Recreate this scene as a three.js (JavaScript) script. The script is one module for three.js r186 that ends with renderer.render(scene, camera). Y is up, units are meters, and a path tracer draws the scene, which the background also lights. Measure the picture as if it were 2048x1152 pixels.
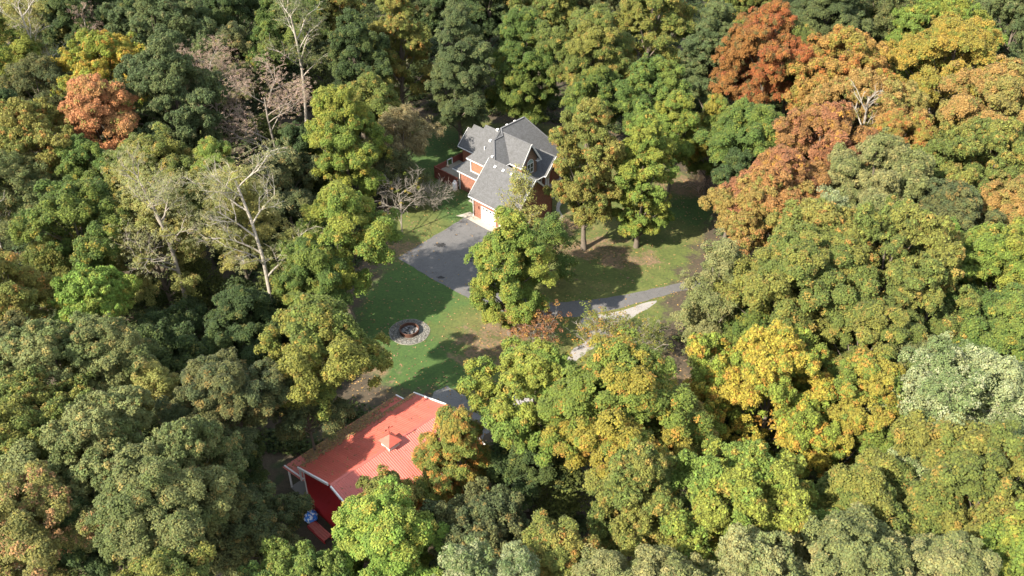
import * as THREE from 'three';
import { mergeGeometries } from 'three/addons/utils/BufferGeometryUtils.js';
import { ImprovedNoise } from 'three/addons/math/ImprovedNoise.js';

// ---------------------------------------------------------------- camera, sky, sun, exposure
const scene = new THREE.Scene();
const PITCH = THREE.MathUtils.degToRad(36.8), EYE = 75, FOCAL = 1900;       // focal length in pixels of a 2048 wide picture
const camera = new THREE.PerspectiveCamera(THREE.MathUtils.radToDeg(2 * Math.atan(576 / FOCAL)), 16 / 9, 1, 6000);
camera.position.set(0, EYE, 0);
camera.lookAt(0, EYE - Math.sin(PITCH), -Math.cos(PITCH));
const renderer = new THREE.WebGLRenderer({ antialias: true });
renderer.toneMapping = THREE.LinearToneMapping;
renderer.toneMappingExposure = 3.05;
renderer.shadowMap.enabled = true;
const sunDir = new THREE.Vector3(-0.595, 0.629, 0.5).normalize();
{
  // hazy autumn sky: pale at the horizon, soft blue overhead, thin bright cloud here and there
  const W = 512, H = 256, d = new Float32Array(W * H * 4), nz = new ImprovedNoise(), v = new THREE.Vector3();
  for (let y = 0; y < H; y++) for (let x = 0; x < W; x++) {
    const up = ((y + 0.5) / H - 0.5) * Math.PI, az = ((x + 0.5) / W - 0.5) * 2 * Math.PI;
    v.set(Math.cos(az) * Math.cos(up), Math.sin(up), Math.sin(az) * Math.cos(up));
    const h = Math.max(0, v.y), k = Math.pow(1 - h, 2.2);
    let n = 0, a = 0.5, f = 1.6; for (let i = 0; i < 4; i++) { n += a * nz.noise(v.x * f / (h + 0.35), v.z * f / (h + 0.35), 3.7 + i); a *= 0.5; f *= 2.1; }
    const cloud = THREE.MathUtils.smoothstep(n, -0.05, 0.4) * 0.75, glow = 0.35 * Math.pow(Math.max(0, v.dot(sunDir)), 8), i = (y * W + x) * 4;
    d[i] = (0.32 + 0.36 * k) * (1 - cloud) + 0.8 * cloud + glow; d[i + 1] = (0.4 + 0.29 * k) * (1 - cloud) + 0.8 * cloud + glow * 0.95; d[i + 2] = (0.52 + 0.18 * k) * (1 - cloud) + 0.8 * cloud + glow * 0.85; d[i + 3] = 1;
  }
  const t = new THREE.DataTexture(d, W, H, THREE.RGBAFormat, THREE.FloatType);
  t.mapping = THREE.EquirectangularReflectionMapping; t.magFilter = t.minFilter = THREE.LinearFilter; t.needsUpdate = true; t.name = 'sky';
  scene.background = scene.environment = t; scene.environmentIntensity = scene.backgroundIntensity = 0.95;
}
const sun = new THREE.DirectionalLight(new THREE.Color(1, 0.91, 0.77), 4.9);
sun.name = 'sun';
sun.position.copy(sunDir).multiplyScalar(300).add(new THREE.Vector3(0, 0, -120));
sun.target.position.set(0, 0, -120);
sun.castShadow = true;
sun.shadow.mapSize.set(4096, 4096);
Object.assign(sun.shadow.camera, { left: -170, right: 170, top: 170, bottom: -170, near: 10, far: 700 });
sun.shadow.radius = 1.2;
scene.add(sun, sun.target);

// ---------------------------------------------------------------- helpers
const V = (x, y, z) => new THREE.Vector3(x, y, z);
function RNG(seed) { let s = seed >>> 0; return () => { s = (s + 0x6d2b79f5) | 0; let t = Math.imul(s ^ (s >>> 15), 1 | s); t = (t + Math.imul(t ^ (t >>> 7), 61 | t)) ^ t; return ((t ^ (t >>> 14)) >>> 0) / 4294967296; }; }
const noiser = new ImprovedNoise();
const noise = (x, y, z = 0.37) => noiser.noise(x, y, z);
const fbm = (x, y, o = 4, z = 0.37) => { let s = 0, a = 0.5; for (let i = 0; i < o; i++) { s += a * noise(x, y, z + i * 7.1); x *= 2.03; y *= 2.03; a *= 0.5; } return s; };
const clamp = THREE.MathUtils.clamp, lerp = THREE.MathUtils.lerp, smooth = THREE.MathUtils.smoothstep;
const cP = Math.cos(PITCH), sP = Math.sin(PITCH);
// where the line of sight through a point of the 2048 x 1152 survey picture meets the level y = h
function ground(px, py, h = 0) {
  const dx = (px - 1024) / FOCAL, dy = -(py - 576) / FOCAL, y = dy * cP - sP, z = -dy * sP - cP, t = (h - EYE) / y;
  return V(dx * t, h, z * t);
}
const used = new Map();
function numbered(name) { const n = used.get(name) ?? 0; used.set(name, n + 1); return n ? name + '_' + String(n).padStart(3, '0') : name; }
function shade(o) { o.castShadow = o.receiveShadow = true; return o; }
function part(name, geometry, material, parent, label) {
  const m = shade(new THREE.Mesh(geometry, material));
  m.name = name;
  if (label) m.userData.label = label;
  parent.add(m);
  return m;
}
function parts(name, geometries, material, parent) { for (const g of geometries) part(name, g, material, parent); }
function thing(name, label, category, [x, y, z] = [0, 0, 0], turn = 0, group) {
  const o = new THREE.Group();
  o.name = numbered(name); o.position.set(x, y, z); o.rotation.y = turn;
  o.userData = { label, category };
  if (group) o.userData.group = group;
  scene.add(o);
  return o;
}
function structure(name, geometry, material, label) {
  const m = shade(new THREE.Mesh(geometry, material));
  m.name = name; m.userData = { kind: 'structure', label };
  scene.add(m);
  return m;
}
const merge = (list) => mergeGeometries(list.map((g) => { const n = g.index ? g.toNonIndexed() : g; for (const k of Object.keys(n.attributes)) if (!['position', 'normal', 'uv'].includes(k)) n.deleteAttribute(k); return n; }));
const box = (w, h, d, x = 0, y = 0, z = 0, ry = 0) => { const g = new THREE.BoxGeometry(w, h, d); if (ry) g.rotateY(ry); g.translate(x, y, z); return g; };
// axis-aligned box from min and max corners
const span = (x0, x1, y0, y1, z0, z1) => box(Math.abs(x1 - x0), Math.abs(y1 - y0), Math.abs(z1 - z0), (x0 + x1) / 2, (y0 + y1) / 2, (z0 + z1) / 2);
// square bar between two points
function bar(p, q, w, h = w) {
  const d = q.clone().sub(p), L = d.length(), g = new THREE.BoxGeometry(w, h, L), o = new THREE.Object3D();
  o.position.copy(p).addScaledVector(d, 0.5); o.lookAt(q); o.updateMatrix();
  return g.applyMatrix4(o.matrix);
}
function rod(p, q, r, sides = 8) {
  const d = q.clone().sub(p), g = new THREE.CylinderGeometry(r, r, d.length(), sides);
  g.applyQuaternion(new THREE.Quaternion().setFromUnitVectors(V(0, 1, 0), d.clone().normalize()));
  return g.translate((p.x + q.x) / 2, (p.y + q.y) / 2, (p.z + q.z) / 2);
}
// a flat polygon with thickness; uv in metres along and up the slope
function slab(points, thick) {
  const n = V(0, 0, 0);
  for (let i = 0; i < points.length; i++) n.add(points[i].clone().cross(points[(i + 1) % points.length]));
  n.normalize();
  let pts = points;
  if (n.y < -1e-6) { pts = points.slice().reverse(); n.negate(); }
  const along = V(0, 1, 0).cross(n); if (along.lengthSq() < 1e-8) along.set(1, 0, 0); along.normalize();
  const up = n.clone().cross(along).normalize();
  const flat = pts.map((p) => new THREE.Vector2(p.dot(along), p.dot(up)));
  const tri = THREE.ShapeUtils.triangulateShape(flat, []);
  const pos = [], nor = [], uv = [], down = n.clone().multiplyScalar(-thick);
  const put = (p, m) => { pos.push(p.x, p.y, p.z); nor.push(m.x, m.y, m.z); uv.push(p.dot(along), p.dot(up)); };
  const under = pts.map((p) => p.clone().add(down)), back = n.clone().negate();
  for (const [a, b, c] of tri) { put(pts[a], n); put(pts[b], n); put(pts[c], n); put(under[a], back); put(under[c], back); put(under[b], back); }
  for (let i = 0; i < pts.length; i++) {
    const j = (i + 1) % pts.length, e = pts[j].clone().sub(pts[i]).cross(n).normalize();
    for (const p of [pts[i], under[i], under[j], pts[i], under[j], pts[j]]) put(p, e);
  }
  const g = new THREE.BufferGeometry();
  g.setAttribute('position', new THREE.Float32BufferAttribute(pos, 3));
  g.setAttribute('normal', new THREE.Float32BufferAttribute(nor, 3));
  g.setAttribute('uv', new THREE.Float32BufferAttribute(uv, 2));
  return g;
}
// level sheet from world points, uv in metres
function sheet(points, y) {
  const s = new THREE.Shape(points.map((p) => new THREE.Vector2(p.x, -p.z))), g = new THREE.ShapeGeometry(s, 12);
  g.rotateX(-Math.PI / 2).translate(0, y, 0);
  return g;
}
function smoothRing(points, n = 8) { return new THREE.CatmullRomCurve3(points, true, 'centripetal').getPoints(points.length * n).slice(0, -1); }
const tex = (size, fill, { srgb = true, repeat = 1 } = {}) => {
  const d = new Uint8Array(size * size * 4), c = [0, 0, 0];
  const enc = (v) => { v = clamp(v, 0, 1); return 255 * (srgb ? (v <= 0.0031308 ? v * 12.92 : 1.055 * Math.pow(v, 1 / 2.4) - 0.055) : v); };
  for (let y = 0; y < size; y++) for (let x = 0; x < size; x++) {
    fill(x / size, y / size, c);
    const i = (y * size + x) * 4;
    d[i] = enc(c[0]); d[i + 1] = enc(c[1]); d[i + 2] = enc(c[2]); d[i + 3] = 255;
  }
  const t = new THREE.DataTexture(d, size, size);
  t.colorSpace = srgb ? THREE.SRGBColorSpace : THREE.NoColorSpace;
  t.wrapS = t.wrapT = THREE.RepeatWrapping;
  t.magFilter = THREE.LinearFilter; t.minFilter = THREE.LinearMipmapLinearFilter; t.generateMipmaps = true;
  t.repeat.set(repeat, repeat); t.needsUpdate = true;
  return t;
};
// noise that repeats with period 1 in u and v, f cells per side
const tileNoise = (u, v, f, seed) => {
  const a = u * f, b = v * f, n = (x, y) => noise(x + seed * 17.3, y + seed * 5.7, seed), s = u, t = v;
  return n(a, b) * (1 - s) * (1 - t) + n(a - f, b) * s * (1 - t) + n(a, b - f) * (1 - s) * t + n(a - f, b - f) * s * t;
};
const std = (o) => new THREE.MeshStandardMaterial({ roughness: 0.8, ...o });
const rgb = (r, g, b) => new THREE.Color().setRGB(r, g, b);

// ---------------------------------------------------------------- materials
function brickTexture(base, mortar, seed) {
  // 2 m x 2 m of courses 0.078 m high, bricks 0.235 m long
  const rows = 26, cols = 8.5, R = RNG(seed), tone = Array.from({ length: 26 * 20 }, () => R());
  return tex(512, (u, v, c) => {
    const r = Math.floor(v * rows), fv = v * rows - r, x = (u * 8 + (r % 2) * 0.5), k = Math.floor(x), fu = x - k;
    const m = fv < 0.13 || fu < 0.05, t = tone[(r * 20 + (k % 8)) % tone.length], n = 1 + 0.16 * tileNoise(u, v, 24, seed);
    for (let i = 0; i < 3; i++) c[i] = (m ? mortar[i] : base[i] * (0.72 + 0.56 * t)) * n;
  }, { repeat: 0.5 });
}
const shingleMap = (base, seed) => {
  const R = RNG(seed), tone = Array.from({ length: 4096 }, () => R());
  // 4 m x 4 m: 28 courses, tabs 0.2 m wide
  return tex(1024, (u, v, c) => {
    const r = Math.floor(v * 28), fv = v * 28 - r, x = u * 20 + (r * 0.37) % 1, k = Math.floor(x) % 20, fu = x - Math.floor(x);
    const t = tone[(r * 31 + k * 7) % 4096];
    const edge = fv < 0.14 ? 0.78 : fu < 0.04 ? 0.86 : 1;
    const g = (0.84 + 0.3 * t) * edge * (1 + 0.14 * tileNoise(u, v, 90, seed) + 0.16 * tileNoise(u, v, 7, seed + 1));
    c[0] = base[0] * g; c[1] = base[1] * g; c[2] = base[2] * g * (1 + 0.05 * (t - 0.5));
  }, { repeat: 0.25 });
};
const M = {};
M.brick = std({ map: brickTexture([0.2, 0.073, 0.044], [0.23, 0.17, 0.13], 3), roughness: 0.9 });
M.brownBrick = std({ map: brickTexture([0.2, 0.115, 0.072], [0.26, 0.21, 0.17], 5), roughness: 0.9 });
M.shingle = std({ map: shingleMap([0.088, 0.088, 0.09], 11), roughness: 0.92 });
M.trim = std({ color: rgb(0.6, 0.59, 0.57), roughness: 0.55 });
M.gutter = std({ color: rgb(0.56, 0.56, 0.56), roughness: 0.4, metalness: 0.1 });
M.stucco = std({ color: rgb(0.42, 0.34, 0.24), roughness: 0.9 });
M.whiteDoor = std({ color: rgb(0.8, 0.79, 0.77), roughness: 0.5 });
M.glass = std({ color: rgb(0.025, 0.035, 0.04), roughness: 0.08, metalness: 0 });
M.paleGlass = std({ color: rgb(0.25, 0.33, 0.33), roughness: 0.15 });
M.dark = std({ color: rgb(0.015, 0.014, 0.013), roughness: 0.9 });
M.redwood = std({ map: tex(256, (u, v, c) => { const n = 1 + 0.5 * tileNoise(u, v, 6, 8) + 0.35 * tileNoise(u, v * 0.2, 40, 9); c[0] = 0.17 * n; c[1] = 0.05 * n; c[2] = 0.032 * n; }), roughness: 0.85 });
M.deckFloor = std({ map: tex(512, (u, v, c) => { const n = 1 + 0.28 * tileNoise(u, v, 5, 4) + 0.25 * tileNoise(u, v, 60, 5); c[0] = 0.22 * n; c[1] = 0.195 * n; c[2] = 0.15 * n; }, { repeat: 0.4 }), roughness: 0.9 });
M.concrete = std({ map: tex(512, (u, v, c) => { const n = 1 + 0.2 * tileNoise(u, v, 5, 14) + 0.2 * tileNoise(u, v, 70, 15); c[0] = 0.33 * n; c[1] = 0.295 * n; c[2] = 0.245 * n; }, { repeat: 0.4 }), roughness: 0.9 });
M.ventMetal = std({ color: rgb(0.8, 0.79, 0.77), roughness: 0.35, metalness: 0.2 });
M.redRoof = std({ map: tex(512, (u, v, c) => { const n = 1 + 0.14 * tileNoise(u, v, 5, 24) + 0.1 * tileNoise(u, v, 50, 25), r = 0.04 * Math.max(0, tileNoise(u, v, 9, 26)); c[0] = 0.41 * n; c[1] = (0.094 + r) * n; c[2] = (0.066 + r * 0.8) * n; }, { repeat: 0.22 }), roughness: 0.42 });
M.redWall = std({ map: tex(256, (u, v, c) => { const n = 1 + 0.16 * tileNoise(u, v, 5, 34) + 0.1 * tileNoise(u, v, 40, 35); c[0] = 0.27 * n; c[1] = 0.01 * n; c[2] = 0.012 * n; }, { repeat: 0.3 }), roughness: 0.6 });
M.rust = std({ map: tex(256, (u, v, c) => { const n = 1 + 0.6 * tileNoise(u, v, 6, 44) + 0.4 * tileNoise(u, v, 30, 45); c[0] = 0.1 * n; c[1] = 0.046 * n; c[2] = 0.03 * n; }), roughness: 0.85, metalness: 0.2 });
M.tank = std({ color: rgb(0.8, 0.81, 0.82), roughness: 0.35 });
M.condenser = std({ color: rgb(0.055, 0.06, 0.065), roughness: 0.6, metalness: 0.2 });
M.stone = std({ color: rgb(0.42, 0.4, 0.36), roughness: 0.9, vertexColors: false });
const barkTex = (b, seed) => tex(256, (u, v, c) => { const n = 1 + 0.45 * tileNoise(u, v, 10, seed) + 0.45 * tileNoise(u, v, 44, seed + 1); c[0] = b[0] * n; c[1] = b[1] * n; c[2] = b[2] * n; });
M.bark = std({ map: barkTex([0.13, 0.105, 0.08], 51), roughness: 0.95 });
M.paleBark = std({ map: barkTex([0.31, 0.275, 0.23], 53), roughness: 0.9 });
M.greyBark = std({ map: barkTex([0.22, 0.19, 0.155], 55), roughness: 0.92 });
M.twig = std({ color: rgb(0.4, 0.28, 0.22), roughness: 0.95 });
M.leaf = new THREE.MeshPhysicalMaterial({ color: rgb(1, 1, 1), vertexColors: true, roughness: 0.94, specularIntensity: 0.4, transmission: 0.3, thickness: 0, side: THREE.DoubleSide });
M.litterLeaf = std({ color: rgb(1, 1, 1), roughness: 0.85, side: THREE.DoubleSide });

// ---------------------------------------------------------------- ground, lawn, drive, gravel
{
  const litter = tex(1024, (u, v, c) => {
    const a = tileNoise(u, v, 6, 61), b = tileNoise(u, v, 30, 62), d = tileNoise(u, v, 110, 63), n = 1 + 0.3 * a + 0.35 * b + 0.7 * d, g = smooth(tileNoise(u, v, 9, 64), 0.05, 0.4);
    c[0] = lerp(0.058, 0.034, g) * n; c[1] = lerp(0.044, 0.044, g) * n; c[2] = lerp(0.027, 0.016, g) * n;
  }, { repeat: 1 / 14 });
  const g = new THREE.PlaneGeometry(6000, 6000, 1, 1); g.rotateX(-Math.PI / 2);
  const uv = g.attributes.uv; for (let i = 0; i < uv.count; i++) uv.setXY(i, g.attributes.position.getX(i), g.attributes.position.getZ(i));
  structure('ground', g, std({ map: litter, roughness: 1 }), 'brown leaf litter of the woodland floor around the clearing');
}
const LAWN = [[778, 330], [800, 262], [842, 222], [905, 236], [1000, 236], [1130, 246], [1230, 280], [1330, 322], [1420, 352], [1450, 405], [1432, 470], [1400, 520], [1372, 560], [1352, 640], [1352, 735], [1470, 790], [1400, 835], [1180, 900], [985, 872], [900, 800], [800, 800], [733, 790], [700, 735], [682, 650], [704, 585], [760, 520], [764, 425]].map(([x, y]) => ground(x, y));
const lawnRing = smoothRing(LAWN, 6);
const inside = (p, ring) => { let c = false; for (let i = 0, j = ring.length - 1; i < ring.length; j = i++) { const a = ring[i], b = ring[j]; if ((a.z > p.z) !== (b.z > p.z) && p.x < ((b.x - a.x) * (p.z - a.z)) / (b.z - a.z) + a.x) c = !c; } return c; };
const edgeDistance = (p, ring) => { let m = 1e9; for (let i = 0, j = ring.length - 1; i < ring.length; j = i++) { const a = ring[j], b = ring[i], dx = b.x - a.x, dz = b.z - a.z, t = clamp(((p.x - a.x) * dx + (p.z - a.z) * dz) / (dx * dx + dz * dz), 0, 1); m = Math.min(m, Math.hypot(p.x - a.x - dx * t, p.z - a.z - dz * t)); } return m; };
const X0 = -42, X1 = 42, Z0 = -165, Z1 = -58;
const bare = [[985, 690, 5.5, 4], [1005, 665, 4, 3], [1190, 500, 7, 3.4], [1390, 372, 7, 4], [800, 497, 4, 2.4], [1410, 750, 8, 6], [842, 238, 5, 4], [1250, 520, 5, 2], [1110, 455, 4, 4], [690, 780, 6, 7], [740, 440, 4, 6]].map(([x, y, a, b]) => ({ p: ground(x, y), a, b }));
const lush = [[800, 735, 11, 9], [850, 570, 8, 7], [932, 412, 5, 5], [870, 300, 9, 8], [1400, 420, 6, 5], [760, 640, 8, 8]].map(([x, y, a, b]) => ({ p: ground(x, y), a, b }));
{
  const S = 1536;
  const at = V(0, 0, 0);
  const t = tex(S, (u, v, c) => {
    at.set(lerp(X0, X1, u), 0, lerp(Z0, Z1, v));
    const x = at.x, z = at.z, n1 = fbm(x * 0.12, z * 0.12, 3, 1.3), n2 = fbm(x * 0.55, z * 0.55, 3, 4.1), n3 = noise(x * 3.1, z * 3.1, 2.2), n4 = noise(x * 9, z * 9, 5.2);
    let lu = 0, ba = 0;
    for (const k of lush) { const q = Math.hypot((x - k.p.x) / k.a, (z - k.p.z) / k.b); lu = Math.max(lu, smooth(1.25 + n2 * 0.8 - q, 0, 0.7)); }
    for (const k of bare) { const q = Math.hypot((x - k.p.x) / k.a, (z - k.p.z) / k.b); ba = Math.max(ba, smooth(1.05 + n2 * 1.1 - q, 0, 0.5)); }
    const dry = smooth(n1 * 1.6 + n2 * 0.7, -0.25, 0.6);
    let r = lerp(0.07, 0.102, dry), g = lerp(0.09, 0.1, dry), b = lerp(0.018, 0.028, dry);
    r = lerp(r, 0.04, lu); g = lerp(g, 0.078, lu); b = lerp(b, 0.015, lu);
    const m = ba * (0.55 + 0.45 * smooth(n3 + n2, -0.4, 0.4));
    r = lerp(r, 0.13, m); g = lerp(g, 0.088, m); b = lerp(b, 0.05, m);
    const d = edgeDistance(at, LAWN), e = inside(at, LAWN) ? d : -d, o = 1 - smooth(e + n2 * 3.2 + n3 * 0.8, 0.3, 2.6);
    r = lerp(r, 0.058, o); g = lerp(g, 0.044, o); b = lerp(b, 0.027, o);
    const k = 1 + 0.3 * n2 + 0.26 * n3 + 0.34 * n4;
    c[0] = r * k * (1 + 0.1 * n3); c[1] = g * k; c[2] = b * k;
  });
  t.wrapS = t.wrapT = THREE.ClampToEdgeWrapping;
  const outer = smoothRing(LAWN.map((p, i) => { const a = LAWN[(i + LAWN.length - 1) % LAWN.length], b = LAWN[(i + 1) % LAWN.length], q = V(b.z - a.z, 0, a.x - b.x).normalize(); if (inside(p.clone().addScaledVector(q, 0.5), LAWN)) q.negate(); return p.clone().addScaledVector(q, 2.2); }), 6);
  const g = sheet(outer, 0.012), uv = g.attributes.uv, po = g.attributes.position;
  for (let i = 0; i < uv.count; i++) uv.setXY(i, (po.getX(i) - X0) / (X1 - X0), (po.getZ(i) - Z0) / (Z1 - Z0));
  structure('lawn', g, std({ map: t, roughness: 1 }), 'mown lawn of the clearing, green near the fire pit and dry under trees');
}
const worldUV = (g) => { const uv = g.attributes.uv, po = g.attributes.position; for (let i = 0; i < uv.count; i++) uv.setXY(i, po.getX(i), po.getZ(i)); return g; };
const DRIVE = [[931, 434], [795, 516], [868, 560], [940, 598], [1000, 622], [1085, 634], [1160, 634], [1250, 614], [1355, 584], [1500, 556], [1500, 534], [1355, 567], [1250, 590], [1190, 599], [1110, 606], [1062, 600], [1030, 570], [1012, 520], [990, 453]].map(([x, y]) => ground(x, y));
{
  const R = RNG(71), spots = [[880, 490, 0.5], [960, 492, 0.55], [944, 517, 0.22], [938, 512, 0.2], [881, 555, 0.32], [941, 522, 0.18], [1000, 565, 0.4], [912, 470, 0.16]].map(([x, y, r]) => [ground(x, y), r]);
  const bx = [-18, 34], bz = [-121, -90];
  const t = tex(1024, (u, v, c) => {
    const x = lerp(bx[0], bx[1], u), z = lerp(bz[0], bz[1], v), n = 1 + 0.16 * fbm(x * 0.3, z * 0.3, 3) + 0.16 * fbm(x * 2, z * 2, 2) + 0.22 * noise(x * 10, z * 10);
    let k = n;
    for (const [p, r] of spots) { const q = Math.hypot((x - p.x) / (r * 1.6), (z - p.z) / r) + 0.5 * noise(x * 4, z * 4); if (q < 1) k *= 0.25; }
    const crack = Math.abs(fbm(x * 0.35 + 9, z * 0.35, 3)) < 0.0045 ? 0.75 : 1;
    c[0] = 0.1 * k * crack; c[1] = 0.096 * k * crack; c[2] = 0.094 * k * crack;
  });
  t.wrapS = t.wrapT = THREE.ClampToEdgeWrapping;
  const ring = DRIVE.flatMap((p, i) => { const q = DRIVE[(i + 1) % DRIVE.length], n = Math.max(1, Math.round(p.distanceTo(q) / 0.8)), o = []; for (let k = 0; k < n; k++) { const m = p.clone().lerp(q, k / n); if (k) { m.x += 0.18 * noise(m.x, m.z, 3.3); m.z += 0.18 * noise(m.x, m.z, 8.3); } o.push(m); } return o; });
  const g = sheet(ring, 0.03), uv = g.attributes.uv, po = g.attributes.position;
  for (let i = 0; i < uv.count; i++) uv.setXY(i, (po.getX(i) - bx[0]) / (bx[1] - bx[0]), (po.getZ(i) - bz[0]) / (bz[1] - bz[0]));
  structure('driveway', g, std({ map: t, roughness: 0.95 }), 'dark asphalt driveway from the garage curving away to the right');
}
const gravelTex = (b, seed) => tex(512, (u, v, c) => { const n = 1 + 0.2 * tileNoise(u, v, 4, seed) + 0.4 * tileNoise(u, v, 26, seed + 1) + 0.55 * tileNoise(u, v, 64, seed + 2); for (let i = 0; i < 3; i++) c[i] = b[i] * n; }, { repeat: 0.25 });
const PATH = [[1162, 639], [1240, 622], [1312, 602], [1262, 636], [1218, 656], [1204, 682], [1160, 716], [1110, 760], [1062, 806], [990, 856], [940, 866], [962, 828], [1030, 782], [1090, 742], [1144, 702], [1180, 668]].map(([x, y]) => ground(x, y));
const pathRing = smoothRing(PATH, 6), roughRing = (ring, k = 0.35) => ring.map((p) => V(p.x + k * noise(p.x * 1.3, p.z * 1.3, 2), 0, p.z + k * noise(p.x * 1.3, p.z * 1.3, 6)));
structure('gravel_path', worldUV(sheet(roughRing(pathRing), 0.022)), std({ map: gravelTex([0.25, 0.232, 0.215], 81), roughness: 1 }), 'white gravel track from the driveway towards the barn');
const PAD = [[856, 796], [892, 772], [925, 790], [955, 812], [985, 845], [965, 885], [900, 860]].map(([x, y]) => ground(x, y));
const padRing = PAD.flatMap((p, i) => { const q = PAD[(i + 1) % PAD.length]; return [0, 0.2, 0.4, 0.6, 0.8].map((k) => p.clone().lerp(q, k)); });
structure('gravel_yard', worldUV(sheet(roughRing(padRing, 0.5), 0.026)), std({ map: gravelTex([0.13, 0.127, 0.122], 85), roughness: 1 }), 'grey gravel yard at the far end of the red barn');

// ---------------------------------------------------------------- brick house
const HO = ground(948, 431), HYAW = THREE.MathUtils.degToRad(-43.5);
{
  const house = thing('brick_house', 'red brick house with grey shingled gables and hips, white trim and a raised deck', 'house', [HO.x, 0, HO.z], HYAW);
  const P = (a, b, h) => V(a, h, -b);                             // a along the garage ridge, b towards the back, h height
  const wall = (name, pts, m, parent = house, t = 0.18) => part(name, slab(pts.map((p) => P(...p)), t), m, parent);
  // walls: points run anticlockwise seen from outside; 'faces' -b, +a, +b or -a
  const front = (b, a0, a1, h0, h1) => [[a0, b, h0], [a1, b, h0], [a1, b, h1], [a0, b, h1]];
  const right = (a, b0, b1, h0, h1) => [[a, b0, h0], [a, b1, h0], [a, b1, h1], [a, b0, h1]];
  const back = (b, a0, a1, h0, h1) => [[a1, b, h0], [a0, b, h0], [a0, b, h1], [a1, b, h1]];
  const left = (a, b0, b1, h0, h1) => [[a, b1, h0], [a, b0, h0], [a, b0, h1], [a, b1, h1]];
  const roof = (parent, ...planes) => part('roof', merge(planes.map((p) => slab(p.map((q) => P(...q)), 0.16))), M.shingle, parent);
  // garage: ridge along a
  const G = { a0: -0.7, a1: 8.5, b0: -0.3, b1: 8.45, he: 3.28, br: 4.1, hr: 7.72 };
  const gp = (b) => G.he + ((G.hr - G.he) * (b < G.br ? b - G.b0 : G.b1 - b)) / (b < G.br ? G.br - G.b0 : G.b1 - G.br);
  const gw = house;
  {
    // front wall with two door openings
    const d = [[1.62, 4.3], [5.1, 7.6]], top = gp(0.02) - 0.16;
    const pieces = [[0, d[0][0], 0, top], [d[0][1], d[1][0], 0, top], [d[1][1], 8.1, 0, top], [d[0][0], d[0][1], 2.2, top], [d[1][0], d[1][1], 2.2, top]];
    part('wall', merge(pieces.map(([a0, a1, h0, h1]) => slab(front(0, a0, a1, h0, h1).map((p) => P(...p)), 0.2))), M.brick, gw);
    for (const [a0, a1] of d) {
      const n = 4, door = part('garage_door', merge([0, 1, 2, 3].map((k) => span(a0, a1, 0.02 + k * 0.545, 0.02 + k * 0.545 + 0.53, -0.1, -0.14))), M.whiteDoor, house);
      for (let k = 0; k < n; k++) { const w = (a1 - a0) / n; part('window', span(a0 + w * k + 0.12, a0 + w * (k + 1) - 0.12, 1.78, 2.06, -0.085, -0.11), M.glass, door); }
      part('door_frame', merge([span(a0 - 0.1, a0, 0, 2.3, 0.02, -0.06), span(a1, a1 + 0.1, 0, 2.3, 0.02, -0.06), span(a0, a1, 2.2, 2.3, 0.02, -0.06)]), M.trim, house);
    }
    const gable = (a) => [[a, 0, 0], [a, 8.1, 0], [a, 8.1, gp(8.1) - 0.18], [a, G.br, G.hr - 0.18], [a, 0, gp(0) - 0.18]];
    wall('wall', gable(8.1), M.brick, gw);
    wall('wall', gable(0).reverse(), M.brick, gw);
    wall('wall', back(8.1, 0, 8.1, 0, gp(8.1) - 0.18), M.brick, gw);
    const gr = roof(house, [[G.a0, G.b0, G.he], [G.a1, G.b0, G.he], [G.a1, G.br, G.hr], [G.a0, G.br, G.hr]], [[G.a1, G.b1, G.he], [G.a0, G.b1, G.he], [G.a0, G.br, G.hr + 0.001], [G.a1, G.br, G.hr + 0.001]]);
    part('ridge_cap', merge([0, 1].map((s) => slab([P(-0.4, G.br + (s ? 0 : -0.16), G.hr + 0.02 - (s ? 0 : 0.15)), P(G.a1, G.br + (s ? 0 : -0.16), G.hr + 0.02 - (s ? 0 : 0.15)), P(G.a1, G.br + (s ? 0.16 : 0), G.hr + 0.02 - (s ? 0.15 : 0)), P(-0.4, G.br + (s ? 0.16 : 0), G.hr + 0.02 - (s ? 0.15 : 0))], 0.02))), M.shingle, gr);
    // five pale roof vents just below the ridge
    for (let k = 0; k < 5; k++) {
      const a = 1.1 + k * 1.62, b = G.br - 0.62, y = gp(b), t = Math.atan((G.hr - G.he) / (G.br - G.b0));
      const g = merge([box(0.36, 0.12, 0.36, 0, 0.09, 0), box(0.3, 0.06, 0.3, 0, 0.16, 0)]); g.rotateX(t * 0.9).translate(a, y + 0.02, -b);
      part('roof_vent', g, M.ventMetal, house);
    }
    // fascia, rakes and gutters
    const rake = (a, b0, h0, b1, h1) => bar(P(a, b0, h0 - 0.06), P(a, b1, h1 - 0.06), 0.05, 0.24);
    parts('fascia', [rake(G.a1 + 0.03, G.b0, G.he, G.br, G.hr), rake(G.a1 + 0.03, G.b1, G.he, G.br, G.hr), rake(G.a0 - 0.03, G.b0, G.he, G.br, G.hr), bar(P(G.a1 - 0.28, G.b1 + 0.03, G.he - 0.2), P(G.a1 - 0.28, G.b1 - 0.75, G.he - 0.2), 0.6, 0.05)], M.trim, house);
    parts('gutter', [span(G.a0, G.a1 - 0.1, G.he - 0.2, G.he - 0.06, 0.32, 0.44), span(G.a0 + 0.1, G.a1 + 0.1, G.he - 0.22, G.he - 0.06, -G.b1 - 0.02, -G.b1 - 0.14)], M.gutter, house);
    part('downspout', span(-0.06, 0.04, 0, G.he - 0.3, 0.02, 0.12), M.trim, house);
    part('wall_lamp', merge([span(1.02, 1.18, 1.72, 2.0, 0.01, 0.15), span(1.05, 1.15, 2.0, 2.1, 0.02, 0.12)]), std({ color: rgb(0.12, 0.04, 0.03), roughness: 0.6 }), house);
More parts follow.
